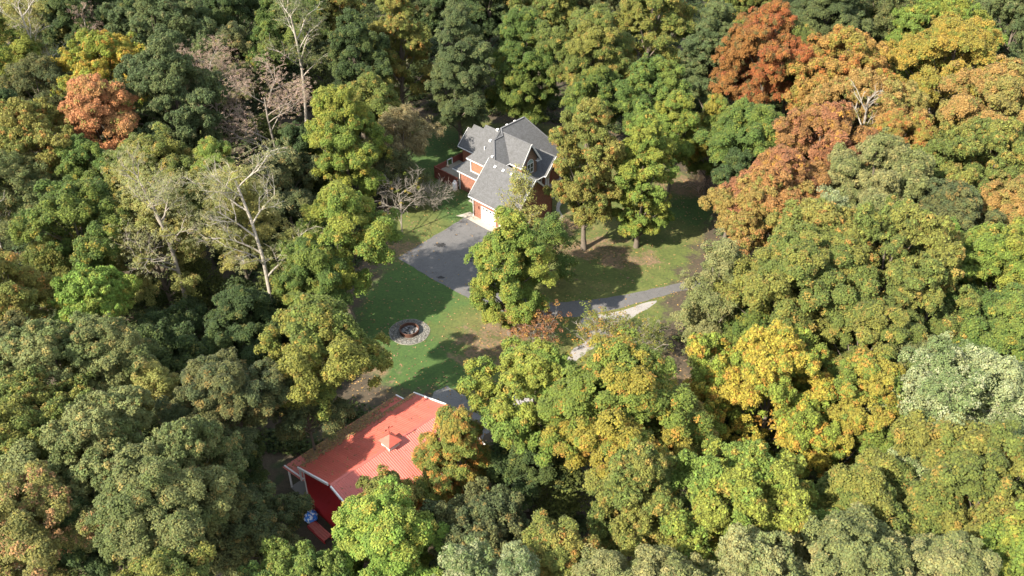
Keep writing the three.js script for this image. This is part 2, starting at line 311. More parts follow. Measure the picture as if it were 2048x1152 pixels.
    part('wall_lamp', span(3.55, 3.75, 2.62, 2.84, 0.01, 0.12), std({ color: rgb(0.3, 0.06, 0.04), roughness: 0.6 }), house);
    part('wall_lamp', span(0.28, 0.4, 2.7, 2.8, 0.01, 0.1), std({ color: rgb(0.14, 0.05, 0.04), roughness: 0.6 }), house);
  }
  // one-storey bay between garage and deck, with its low shed roof
  {
    wall('wall', front(3.95, -6.9, -0.02, 0, 3.32), M.brick);
    wall('wall', left(-6.9, 3.95, 8.7, 0, 3.5), M.brick);
    roof(house, [[-8.1, 3.55, 3.42], [-0.02, 3.55, 3.42], [-0.02, 4.42, 3.8], [-4.86, 4.42, 3.8], [-4.86, 5.9, 4.1], [-7.2, 5.9, 4.1]]);
    part('gutter', span(-8.05, -0.9, 3.22, 3.36, -3.4, -3.52), M.gutter, house);
    part('downspout', span(-6.95, -6.84, 0, 3.2, -3.8, -3.92), M.trim, house);
  }
  // upper storey with a hipped front
  const F = { aL: -5.4, aR: 0.4, bF: 4.0, he: 6.0, ap: [-2.5, 6.85, 8.8], rg: [-2.5, 8.75, 8.8] };
  {
    wall('wall', front(4.42, -4.92, -0.1, 3.7, 5.9), std({ map: brickTexture([0.28, 0.1, 0.055], [0.27, 0.19, 0.13], 7), roughness: 0.85 }));
    wall('wall', left(-4.92, 4.42, 12, 0.5, 5.9), M.brick);
    wall('wall', right(-0.08, 4.42, 7.4, 3.3, 5.9), M.brick);
    roof(house, [[F.aL, F.bF, F.he], [F.aR, F.bF, F.he], F.ap], [[F.aL, F.bF, F.he], F.ap, F.rg, [F.aL, 9.5, F.he]], [[F.aR, F.bF, F.he], [F.aR, 7.9, F.he], [-2.45, 9.6, 8.78], F.rg, F.ap]);
    parts('gutter', [span(F.aL, -1.0, F.he - 0.2, F.he - 0.06, -F.bF + 0.02, -F.bF + 0.14), span(F.aR + 0.02, F.aR + 0.14, F.he - 0.2, F.he - 0.06, -5.6, -7.3)], M.gutter, house);
    parts('corner_trim', [span(-4.98, -4.8, 3.8, 5.84, -4.38, -4.3), span(-4.98, -1.4, 3.74, 3.86, -4.36, -4.26)], M.trim, house);
    const cap = (p, q) => bar(P(p[0], p[1], p[2] + 0.03), P(q[0], q[1], q[2] + 0.03), 0.22, 0.06);
    part('ridge_cap', merge([cap([F.aR, F.bF, F.he], F.ap), cap(F.ap, F.rg)]), std({ color: rgb(0.1, 0.1, 0.105), roughness: 0.95 }), house);
    part('vent_pipe', rod(P(-3.15, 5.55, 7.4), P(-3.15, 5.55, 8.05), 0.07), M.trim, house);
    part('roof_vent', box(0.34, 0.3, 0.34).translate(-3.1, 8.55, -6.75), M.ventMetal, house);
    part('roof_vent', box(0.3, 0.24, 0.3).translate(-1.05, 7.35, -5.05), M.ventMetal, house);
    part('roof_vent', box(0.36, 0.3, 0.36).translate(-3.85, 9.2, -9.05), M.ventMetal, house);
  }
  // main block: ridge towards the back, hip at both ends
  const U0 = [-3.4, 9.3, 9.5], U1 = [-3.4, 14.4, 9.5];
  {
    roof(house, [U0, [-2.55, 8.8, 8.66], [-2.45, 9.6, 8.56], [0.35, 9.3, 5.8], [3.05, 8.9, 3.14], [3.05, 18.5, 3.14], U1], [[3.05, 18.5, 3.14], [-9.0, 18.5, 3.14], U1], [[-9.0, 18.5, 3.14], [-9.0, 13, 4.4], [-5.0, 11.9, 7.1], U0, U1]);
    roof(house, [F.ap, F.rg, U0], [F.ap, U0, [-4.9, 11.75, 7.24]], [F.ap, [-4.9, 11.75, 7.24], [-4.9, 8.9, 4.5], [-4.6, 4.8, 6.78]]);
    wall('wall', right(2.5, 7.6, 18.0, 0, 3.4), M.brick);
    wall('wall', back(18.0, -8.6, 2.5, 0, 3.4), M.brick);
    wall('wall', left(-8.6, 11, 18.0, 0, 3.4), M.brick);
    part('ridge_cap', merge([bar(P(...U0).add(V(0, 0.03, 0)), P(...U1).add(V(0, 0.03, 0)), 0.24, 0.06), bar(P(U1[0], U1[1], 9.53), P(3.05, 18.5, 3.17), 0.22, 0.06), bar(P(-2.6, 8.7, 8.82), P(U0[0], U0[1], 9.53), 0.22, 0.06)]), std({ color: rgb(0.14, 0.14, 0.145), roughness: 0.95 }), house);
    for (const b of [11.2, 12.9]) part('roof_vent', box(0.34, 0.34, 0.34).translate(-3.95, 9.1, -b), M.ventMetal, house);
  }
  // back wing beside the deck: three stepped gables
  {
    const wing = (a0, a1, br, hr) => roof(house, [[a0, 8.3, 3.9], [a1, 8.3, 3.9], [a1, br, hr], [a0, br, hr]], [[a1, br, hr], [a0, br, hr], [a0, 2 * br - 8.3, 3.9], [a1, 2 * br - 8.3, 3.9]].reverse());
    wing(-11.8, -11.15, 10.7, 6.22); wing(-11.15, -9.05, 11.25, 6.75); wing(-9.05, -4.9, 11.75, 7.24);
    wall('wall', front(8.7, -11.3, -4.95, 1.0, 4.05), std({ map: brickTexture([0.3, 0.1, 0.05], [0.28, 0.19, 0.13], 9), roughness: 0.85 }));
    wall('wall', [[-11.3, 13.0, 0], [-11.3, 8.7, 0], [-11.3, 8.7, 4.1], [-11.3, 10.7, 6.05], [-11.3, 13.0, 3.9]], M.brick);
    parts('fascia', [bar(P(-11.83, 8.3, 3.84), P(-11.83, 10.7, 6.16), 0.05, 0.2), span(-11.8, -8.0, 3.74, 3.86, -8.18, -8.28)], M.trim, house);
  }
  // front-facing dormer gable with the arched window
  {
    const D = { a1: 2.85, b0: 7.2, b1: 11.3, he: 6.0, br: 9.25, hr: 9.15 };
    roof(house, [[0.4, D.b0, D.he], [D.a1, D.b0, D.he], [D.a1, D.br, D.hr], [-2.9, D.br, D.hr], [-2.1, 7.9, 7.15]].slice(0, 4), [[D.a1, D.br, D.hr + 0.001], [D.a1, D.b1, D.he], [0.4, D.b1, D.he], [-2.9, D.br, D.hr + 0.001]]);
    const a = 2.42, sl = (D.hr - D.he) / (D.br - D.b0);
    const gh = (b) => D.hr - 0.2 - sl * Math.abs(b - D.br);
    wall('wall', [[a, 7.62, 3.3], [a, 10.88, 3.3], [a, 10.88, gh(10.88)], [a, D.br, gh(D.br)], [a, 7.62, gh(7.62)]], M.brownBrick);
    wall('wall', front(7.62, -0.05, 1.0, 3.3, 6.05), M.stucco); wall('wall', front(7.6, 1.0, a, 3.3, 6.1), M.brick);
    wall('wall', back(10.88, -1, a, 3.3, 6.1), M.brownBrick);
    part('window', merge([span(1.1, 1.5, 4.6, 5.5, -7.57, -7.6)]), M.glass, house);
    parts('fascia', [bar(P(D.a1 + 0.03, D.b0, D.he - 0.05), P(D.a1 + 0.03, D.br, D.hr - 0.05), 0.05, 0.2), bar(P(D.a1 + 0.03, D.b1, D.he - 0.05), P(D.a1 + 0.03, D.br, D.hr - 0.05), 0.06, 0.26), bar(P(D.a1 - 0.25, D.b1 + 0.02, D.he - 0.18), P(D.a1 - 0.25, D.b1 - 0.7, D.he - 0.18), 0.56, 0.05), bar(P(D.a1 - 0.22, D.b0 - 0.02, D.he - 0.16), P(D.a1 - 0.22, D.b0 + 0.5, D.he - 0.16), 0.5, 0.05)], M.trim, house);
    parts('gutter', [span(0.5, D.a1, D.he - 0.2, D.he - 0.06, -D.b0 + 0.02, -D.b0 + 0.14), span(1.0, D.a1 + 0.1, D.he - 0.22, D.he - 0.08, -D.b1 - 0.02, -D.b1 - 0.14)], M.gutter, house);
    // window: frame, four panes and a pale fanlight
    const w0 = 8.72, w1 = 10.12, s0 = 4.2, s1 = 5.75, x = a + 0.012, mid = (w0 + w1) / 2, r = (w1 - w0) / 2;
    const fr = [span(x, x + 0.07, s0 - 0.05, s0 + 0.06, -w0, -w1), span(x, x + 0.07, s1 - 0.03, s1 + 0.04, -w0, -w1), span(x, x + 0.07, s0, s1, -w0, -w0 - 0.08), span(x, x + 0.07, s0, s1, -w1, -w1 + 0.08), span(x, x + 0.06, s0, s1, -mid - 0.035, -mid + 0.035), span(x, x + 0.06, (s0 + s1) / 2 - 0.03, (s0 + s1) / 2 + 0.03, -w0, -w1)];
    const arc = new THREE.TorusGeometry(r - 0.02, 0.05, 5, 20, Math.PI); arc.rotateY(Math.PI / 2).translate(x + 0.03, s1, -mid); fr.push(arc);
    const win = part('window', merge(fr), M.trim, house);
    for (const [b0, b1] of [[w0 + 0.08, mid - 0.035], [mid + 0.035, w1 - 0.08]]) for (const [h0, h1] of [[s0 + 0.06, (s0 + s1) / 2 - 0.03], [(s0 + s1) / 2 + 0.03, s1 - 0.03]]) part('pane', span(x, x + 0.015, h0, h1, -b0, -b1), M.glass, win);
    const fan = new THREE.CircleGeometry(r - 0.04, 20, 0, Math.PI); fan.rotateY(Math.PI / 2).translate(x + 0.02, s1 + 0.03, -mid); part('fanlight', fan, M.paleGlass, win);
  }
  // porch: low roof strip under the dormer, small gable with an arch, columns and steps
  {
    roof(house, [[2.55, 7.7, 4.0], [2.55, 11.9, 4.0], [3.35, 11.9, 3.2], [3.35, 8.6, 3.2]].reverse());
    const p = { a1: 3.75, b0: 11.6, b1: 16.0, he: 3.2, br: 13.8, hr: 5.7 };
    roof(house, [[2.2, p.b0, p.he], [p.a1, p.b0, p.he], [p.a1, p.br, p.hr], [0.2, p.br, p.hr]], [[p.a1, p.br, p.hr + 0.001], [p.a1, p.b1, p.he], [2.2, p.b1, p.he], [0.2, p.br, p.hr + 0.001]]);
    const sh = new THREE.Shape([[11.95, 2.5], [12.5, 2.5]].map(([x, y]) => new THREE.Vector2(x, y)));
    sh.absarc(13.8, 2.7, 1.25, Math.PI, 0, true); sh.lineTo(15.05, 2.5); sh.lineTo(15.65, 2.5); sh.lineTo(15.65, 3.3); sh.lineTo(13.8, 5.45); sh.lineTo(11.95, 3.3); sh.closePath();
    const ag = new THREE.ExtrudeGeometry(sh, { depth: 0.2, bevelEnabled: false, curveSegments: 14 }); ag.rotateY(Math.PI / 2).translate(3.35, 0, 0);
    part('arch', ag, M.stucco, house);
    parts('fascia', [bar(P(p.a1 + 0.03, p.b0, p.he - 0.05), P(p.a1 + 0.03, p.br, p.hr - 0.05), 0.05, 0.2), bar(P(p.a1 + 0.03, p.b1, p.he - 0.05), P(p.a1 + 0.03, p.br, p.hr - 0.05), 0.05, 0.2)], M.trim, house);
    parts('gutter', [span(3.36, 3.48, 3.02, 3.16, -8.6, -11.5), span(2.6, 3.75, 3.02, 3.16, -11.46, -11.58)], M.gutter, house);
    for (const [a, b] of [[2.95, 11.3], [3.4, 12.0], [3.4, 12.45], [3.4, 15.3]]) part('column', merge([span(a - 0.12, a + 0.12, 0.5, 3.05, -b + 0.12, -b - 0.12), span(a - 0.17, a + 0.17, 0.5, 0.68, -b + 0.17, -b - 0.17)]), M.trim, house);
    part('porch_floor', span(2.5, 3.9, 0.02, 0.52, -8.3, -16), M.concrete, house);
    part('door', span(2.5, 2.58, 0.52, 2.7, -13.2, -14.3), M.redwood, house);
    for (let k = 0; k < 3; k++) part('step', span(3.9 + k * 0.32, 4.22 + k * 0.32, 0.01, 0.4 - k * 0.13, -12.2, -15.2), M.brick, house);
  }
  // raised deck with solid boarded rails
  {
    const deck = part('deck', merge([span(-12.1, -6.95, 0.98, 1.1, -3.6, -8.65)]), M.deckFloor, house);
    const boards = (a0, b0, a1, b1, h0, h1) => {
      const n = Math.max(1, Math.round(Math.hypot(a1 - a0, b1 - b0) / 0.3));
      for (let k = 0; k < n; k++) { const p = P(lerp(a0, a1, (k + 0.5) / n), lerp(b0, b1, (k + 0.5) / n), 0), w = Math.hypot(a1 - a0, b1 - b0) / n - 0.025; part('board', box(w, h1 - h0, 0.04, 0, 0, 0, Math.atan2(b1 - b0, a1 - a0)).translate(p.x, (h0 + h1) / 2, p.z), M.redwood, deck); }
    };
    boards(-12.15, 3.5, -6.95, 3.5, 0.05, 1.95); boards(-12.15, 3.5, -12.15, 5.9, 0.05, 1.95); boards(-12.15, 7.4, -12.15, 9.6, 0.05, 2.0); boards(-12.15, 9.6, -11.35, 9.6, 0.8, 2.2);
    parts('handrail', [bar(P(-12.2, 3.5, 2.0), P(-6.95, 3.5, 2.0), 0.16, 0.06), bar(P(-12.15, 3.45, 2.0), P(-12.15, 5.95, 2.0), 0.16, 0.06), bar(P(-12.15, 7.35, 2.05), P(-12.15, 9.7, 2.05), 0.16, 0.06), bar(P(-12.15, 9.7, 2.25), P(-11.35, 9.7, 2.25), 0.16, 0.06)], M.redwood, deck);
    for (const [a, b] of [[-12.15, 3.5], [-9.6, 3.5], [-12.15, 5.9], [-12.15, 7.4], [-12.15, 9.6]]) part('post', span(a - 0.07, a + 0.07, 0, 2.12, -b + 0.07, -b - 0.07), M.redwood, deck);
    part('gate_rail', merge([span(-12.2, -12.1, 1.1, 2.1, -6.2, -6.3), span(-12.2, -12.1, 1.1, 2.1, -7.2, -7.3), span(-12.2, -12.1, 2.0, 2.1, -6.2, -7.3)]), M.trim, deck, 'white rail at the deck opening');
    part('planter', merge([span(-12.0, -11.6, 1.1, 1.4, -5.75, -6.1)]), M.stucco, deck);
  }
  structure('apron', worldUV(sheet([[912, 432], [940, 424], [985, 448], [1003, 462], [990, 468], [931, 436]].map(([x, y]) => ground(x, y)), 0.036)), M.concrete, 'pale concrete strip in front of the garage doors');
  structure('footpath', worldUV(sheet(smoothRing([[1112, 420], [1120, 434], [1116, 444], [1121, 446], [1126, 435], [1119, 417], [1127, 398], [1121, 396]].map(([x, y]) => ground(x, y)), 5), 0.034)), M.concrete, 'curved concrete footpath beside the garage corner to the porch steps');
  const toWorld = (a, b, h = 0) => house.localToWorld(P(a, b, h)); house.updateMatrixWorld(true);
  {
    const q = toWorld(-7.3, 3.15), t = thing('gas_tank', 'upright white propane tank standing by the brick corner below the deck', 'gas tank', [q.x, 0, q.z], HYAW);
    part('body', new THREE.LatheGeometry([[0.001, 0.1], [0.34, 0.1], [0.385, 0.2], [0.385, 1.12], [0.34, 1.3], [0.2, 1.4], [0.001, 1.42]].map(([x, y]) => new THREE.Vector2(x, y)), 24), M.tank, t);
    part('collar', new THREE.LatheGeometry([[0.2, 1.38], [0.21, 1.56], [0.17, 1.6], [0.001, 1.6]].map(([x, y]) => new THREE.Vector2(x, y)), 20), M.tank, t);
    part('foot_ring', new THREE.LatheGeometry([[0.3, 0], [0.32, 0.12], [0.28, 0.12], [0.28, 0]].map(([x, y]) => new THREE.Vector2(x, y)), 20), M.tank, t);
  }
  {
    const q = toWorld(-2.9, 2.85), t = thing('air_conditioner', 'dark round air conditioning unit on a pale pad at the garage corner', 'air conditioner', [q.x, 0, q.z], HYAW);
    part('pad', span(-0.6, 0.6, 0, 0.09, -0.6, 0.6), M.concrete, t);
    part('body', new THREE.LatheGeometry([[0.001, 0.09], [0.42, 0.09], [0.44, 0.14], [0.44, 1.02], [0.4, 1.08], [0.3, 1.1]].map(([x, y]) => new THREE.Vector2(x, y)), 24), M.condenser, t);
    const fins = []; for (let k = 0; k < 28; k++) { const g = box(0.02, 0.82, 0.03, 0.445, 0.58, 0); g.rotateY((k / 28) * Math.PI * 2); fins.push(g); }
    part('fins', merge(fins), std({ color: rgb(0.12, 0.13, 0.14), roughness: 0.5, metalness: 0.3 }), t);
    const blades = []; for (let k = 0; k < 4; k++) { const g = box(0.22, 0.015, 0.1, 0.15, 0.98, 0); g.rotateY((k / 4) * Math.PI * 2); blades.push(g); }
    part('fan', merge([...blades, new THREE.CylinderGeometry(0.07, 0.07, 0.1, 10).translate(0, 1, 0)]), std({ color: rgb(0.5, 0.52, 0.55), roughness: 0.4, metalness: 0.3 }), t);
    const rings = []; for (const r of [0.12, 0.2, 0.28]) { const g = new THREE.TorusGeometry(r, 0.008, 4, 20); g.rotateX(Math.PI / 2).translate(0, 1.1, 0); rings.push(g); }
    part('grille', merge(rings), M.condenser, t);
  }
}

// ---------------------------------------------------------------- red barn
const BO = ground(620, 1012), BYAW = THREE.MathUtils.degToRad(45.4);
let barnToWorld;
{
  const barn = thing('red_barn', 'red metal barn with white edge trim, square cupola and a low lean-to roof', 'barn', [BO.x, 0, BO.z], BYAW);
  const P = (a, b, h) => V(a, h, -b);
  const L0 = -0.3, L1 = 14.45, RB = -5.1, RH = 7.5, EB = 0.3, EH = 5.66, sl = (RH - EH) / (EB - RB);
  // a ribbed sheet w wide and len long, lying in x (across) and z (down the slope, from 0), ribs 22 mm proud
  const ribbed = (w, len, ribs) => {
    const prof = [], step = w / ribs;
    for (let k = 0; k < ribs; k++) prof.push([k * step, 0], [k * step + step * 0.62, 0], [k * step + step * 0.72, 0.024], [k * step + step * 0.9, 0.024]);
    prof.push([w, 0]);
    const pos = [], uv = [], nor = [];
    for (let i = 0; i < prof.length - 1; i++) {
      const [x0, y0] = prof[i], [x1, y1] = prof[i + 1], n = V(y0 - y1, x1 - x0, 0).normalize();
      for (const [x, y, z] of [[x0, y0, 0], [x0, y0, len], [x1, y1, len], [x0, y0, 0], [x1, y1, len], [x1, y1, 0]]) { pos.push(x, y, z); nor.push(n.x, n.y, n.z); uv.push(x, z); }
    }
    const g = new THREE.BufferGeometry();
    g.setAttribute('position', new THREE.Float32BufferAttribute(pos, 3)); g.setAttribute('normal', new THREE.Float32BufferAttribute(nor, 3)); g.setAttribute('uv', new THREE.Float32BufferAttribute(uv, 2));
    return g;
  };
  const N = 16, W = (L1 - L0) / N, slopeLen = Math.hypot(EB - RB, RH - EH), tilt = Math.atan(sl);
  const R = RNG(91), tones = [0, 1, 2].map((k) => { const m = M.redRoof.clone(); m.color.setScalar(0.95 + k * 0.05); return m; });
  const sheetG = ribbed(W - 0.004, slopeLen, 4), lowG = ribbed(W - 0.004, 3.66, 4);
  const field = (name, s) => part(name, slab(s, 0.05), M.redRoof, barn);
  const roofL = field('roof', [P(L0, RB, RH - 0.03), P(L1, RB, RH - 0.03), P(L1, EB - 0.02, EH - 0.03), P(L0, EB - 0.02, EH - 0.03)].reverse());
  const roofR = field('roof', [P(L0, RB, RH - 0.031), P(L1, RB, RH - 0.031), P(L1, 2 * RB - EB, EH - 0.03), P(L0, 2 * RB - EB, EH - 0.03)]);
  const roofLow = field('lean_to_roof', [P(0.05, 0.02, 3.88), P(L1, 0.02, 3.88), P(L1, 3.52, 3.17), P(0.05, 3.52, 3.17)].reverse());
  const put = (geo, parent, o) => { const m = part('metal_sheet', geo, tones[Math.floor(R() * 3)], parent); m.position.copy(o.p); m.rotation.set(o.rx, o.ry, 0, 'YXZ'); };
  for (let k = 0; k < N; k++) {
    const a = L0 + k * W;
    put(sheetG, roofR, { p: P(a, RB, RH), rx: tilt, ry: 0 });                    // +z is -b, down the right-hand slope
    put(sheetG, roofL, { p: P(a + W, RB, RH), rx: tilt, ry: Math.PI });          // turned round, down the left-hand slope
    put(lowG, roofLow, { p: P(a + W, 0.0, 3.91), rx: Math.atan(0.71 / 3.5), ry: Math.PI });
  }
  const ridge = [];
  for (const s of [-1, 1]) ridge.push(slab([P(L0 - 0.02, RB, RH + 0.045), P(L1 + 0.02, RB, RH + 0.045), P(L1 + 0.02, RB + s * 0.24, RH + 0.045 - 0.24 * sl), P(L0 - 0.02, RB + s * 0.24, RH + 0.045 - 0.24 * sl)], 0.015));
  part('ridge_cap', merge(ridge), M.redRoof, barn);
  // white trim along the gable edges, eaves and corners
  const rake = (a, b0, h0, b1, h1) => bar(P(a, b0, h0 - 0.05), P(a, b1, h1 - 0.05), 0.14, 0.26);
  for (const a of [L0 - 0.05, L1 + 0.05]) { part('edge_trim', rake(a, EB, EH + 0.03, RB + 0.2, RH - 0.05), M.trim, barn); part('edge_trim', rake(a, 2 * RB - EB, EH + 0.03, RB - 0.2, RH - 0.05), M.trim, barn); part('edge_trim', rake(a + (a < 0 ? 0.3 : 0), 0.1, 3.9, 3.55, 3.2), M.trim, barn); }
  part('edge_trim', span(L0, L0 + 0.12, 3.8, EH, -0.3, -0.1), M.trim, barn);
  part('corner_trim', span(-0.05, 0.08, 0, 5.6, -0.03, 0.1), M.trim, barn);
  parts('gutter', [span(L0, L1, EH - 0.1, EH - 0.01, -EB - 0.01, -EB - 0.1), span(0.05, L1, 3.06, 3.16, -3.53, -3.62)], std({ color: rgb(0.16, 0.1, 0.08), roughness: 0.8 }), barn);
  // walls of ribbed red sheets
  const gable = (b) => EH - 0.12 + (RH - EH) * (1 - Math.abs(b - RB) / (EB - RB));
  const wallPoly = (a, s) => { const p = [P(a, 0, 0), P(a, 2 * RB, 0), P(a, 2 * RB, gable(2 * RB)), P(a, RB, gable(RB)), P(a, 0, gable(0))]; return slab(s > 0 ? p.reverse() : p, 0.12); };
  const near = part('wall', wallPoly(0, -1), M.redWall, barn); part('wall', wallPoly(14.15, 1), M.redWall, barn);
  part('wall', slab([P(0, 0, 0), P(0, 0, 5.5), P(14.15, 0, 5.5), P(14.15, 0, 0)], 0.12), M.redWall, barn);
  part('wall', slab([P(0, 2 * RB, 0), P(14.15, 2 * RB, 0), P(14.15, 2 * RB, 5.5), P(0, 2 * RB, 5.5)], 0.12), M.redWall, barn);
  const rib = []; for (let b = -0.25; b > -10.1; b -= 0.23) rib.push(span(-0.022, 0.01, 0, gable(b) - 0.02, -b, -b + 0.045)); part('wall_ribs', merge(rib), M.redWall, near);
  // lean-to posts and floor
  for (let k = 0; k < 6; k++) part('post', span(0.1 + k * 2.85, 0.24 + k * 2.85, 0, 3.15, -3.4, -3.26), M.trim, barn);
  part('floor_slab', span(0.05, 14.1, 0, 0.07, -0.14, -3.45), std({ color: rgb(0.16, 0.15, 0.135), roughness: 0.95 }), barn);
  // cupola on the ridge
  {
    const ca = 7.0, w = 0.62, cu = part('cupola', merge([span(ca - w, ca + w, 6.9, 8.0, -RB - w, -RB + w)]), M.trim, barn);
    const r = 0.82, top = [P(ca, RB, 8.78)], c = [[-r, -r], [r, -r], [r, r], [-r, r]].map(([x, z]) => P(ca + x, RB + z, 7.98));
    part('cupola_roof', merge([0, 1, 2, 3].map((k) => slab([c[k], c[(k + 1) % 4], top[0]], 0.03)).concat([span(ca - r + 0.01, ca + r - 0.01, 7.93, 7.975, -RB - r + 0.01, -RB + r - 0.01)])), M.redRoof, cu);
    const lou = []; for (let k = 0; k < 4; k++) for (const s of [-1, 1]) { lou.push(span(ca - 0.4, ca + 0.4, 7.45 + k * 0.11, 7.51 + k * 0.11, -RB + s * (w + 0.01), -RB + s * (w + 0.03))); lou.push(span(ca + s * (w + 0.01), ca + s * (w + 0.03), 7.45 + k * 0.11, 7.51 + k * 0.11, -RB - 0.4, -RB + 0.4)); }
    part('louvres', merge(lou), M.gutter, cu);
    const q = P(ca, RB, 8.75), up = (h, x = 0, z = 0) => V(q.x + x, q.y + h, q.z + z);
    part('weathervane', merge([rod(up(0), up(1.05), 0.02), rod(up(0.45, -0.3), up(0.45, 0.3), 0.012), rod(up(0.45, 0, -0.3), up(0.45, 0, 0.3), 0.012), rod(up(0.8, -0.4), up(0.8, 0.4), 0.015), new THREE.ConeGeometry(0.07, 0.18, 6).rotateZ(-Math.PI / 2).translate(q.x + 0.45, q.y + 0.8, q.z), span(q.x - 0.45, q.x - 0.28, q.y + 0.72, q.y + 0.9, q.z - 0.01, q.z + 0.01), new THREE.SphereGeometry(0.05, 8, 6).translate(q.x, q.y + 0.3, q.z), new THREE.SphereGeometry(0.13, 8, 6).scale(1, 0.8, 0.4).translate(q.x, q.y + 1.0, q.z)]), std({ color: rgb(0.16, 0.06, 0.04), roughness: 0.6, metalness: 0.4 }), cu);
  }
  barn.updateMatrixWorld(true);
  barnToWorld = (a, b, h = 0) => barn.localToWorld(P(a, b, h));
  // blue tarp bundle, red panel and stones by the gable wall
  {
    const q = barnToWorld(-0.95, -1.5), t = thing('tarp_bundle', 'round bundle under a crumpled blue and white tarp by the barn gable', 'tarp', [q.x, 0, q.z]);
    const g = new THREE.IcosahedronGeometry(0.7, 5), p = g.attributes.position, col = [], c = V(0, 0, 0);
    for (let i = 0; i < p.count; i++) {
      c.fromBufferAttribute(p, i); const k = 1 + 0.16 * noise(c.x * 3.2, c.y * 3.2, c.z * 3.2) + 0.07 * noise(c.x * 9, c.y * 9, c.z * 9); c.multiplyScalar(k); c.y = Math.max(-0.5, c.y * 0.85); p.setXYZ(i, c.x, c.y + 0.5, c.z);
    }
    for (let i = 0; i < p.count; i += 3) { const w = noise(p.getX(i) * 3.5 + 3, p.getY(i) * 6, p.getZ(i) * 3.5) > 0.12; for (let k = 0; k < 3; k++) col.push(...(w ? [0.55, 0.62, 0.72] : [0.02, 0.16, 0.55])); }
    g.setAttribute('color', new THREE.Float32BufferAttribute(col, 3)); g.computeVertexNormals();
    part('tarp', g, std({ vertexColors: true, roughness: 0.35 }), t);
    const tie = new THREE.TorusGeometry(0.62, 0.02, 5, 24); tie.rotateX(Math.PI / 2).translate(0, 0.28, 0); part('tie', tie, M.trim, t);
  }
  {
    const q = barnToWorld(-1.35, -3.5), t = thing('flat_sheet', 'flat red ribbed panel lying on the ground beside the blue bundle', 'panel', [q.x, 0, q.z], BYAW);
    const g = ribbed(0.95, 2.9, 4); g.translate(-0.47, 0, -1.45).rotateX(-0.08).rotateZ(0.1);
    part('sheet', g.translate(0, 0.42, 0), M.redRoof, t); part('frame', merge([span(-0.45, -0.38, 0, 0.36, -1.4, 1.4), span(0.36, 0.43, 0, 0.42, -1.4, 1.4)]), M.redWall, t);
  }
  const R2 = RNG(93), stone = new THREE.IcosahedronGeometry(0.2, 1);
  { const p = stone.attributes.position; for (let i = 0; i < p.count; i++) { const k = 1 + 0.5 * noise(p.getX(i) * 6, p.getY(i) * 6, p.getZ(i) * 6); p.setXYZ(i, p.getX(i) * k, p.getY(i) * k * 0.6, p.getZ(i) * k); } stone.computeVertexNormals(); }
  for (const [a, b, s] of [[-0.4, 0.5, 1.2], [-0.75, 0.35, 0.9], [-0.55, 0.95, 0.8], [-1.1, 0.8, 1], [-1.3, 0.2, 0.7], [-0.9, 1.5, 0.8], [-1.6, 0.6, 0.9]]) {
    const q = barnToWorld(a, b), m = shade(new THREE.Mesh(stone, M.stone)); m.name = numbered('stone'); m.position.set(q.x, 0.08 * s, q.z); m.rotation.y = R2() * 6; m.scale.setScalar(s);
    m.userData = { label: 'pale stone on the ground at the foot of the barn corner', category: 'stone', group: 'pale stones by the barn corner' }; scene.add(m);
  }
}

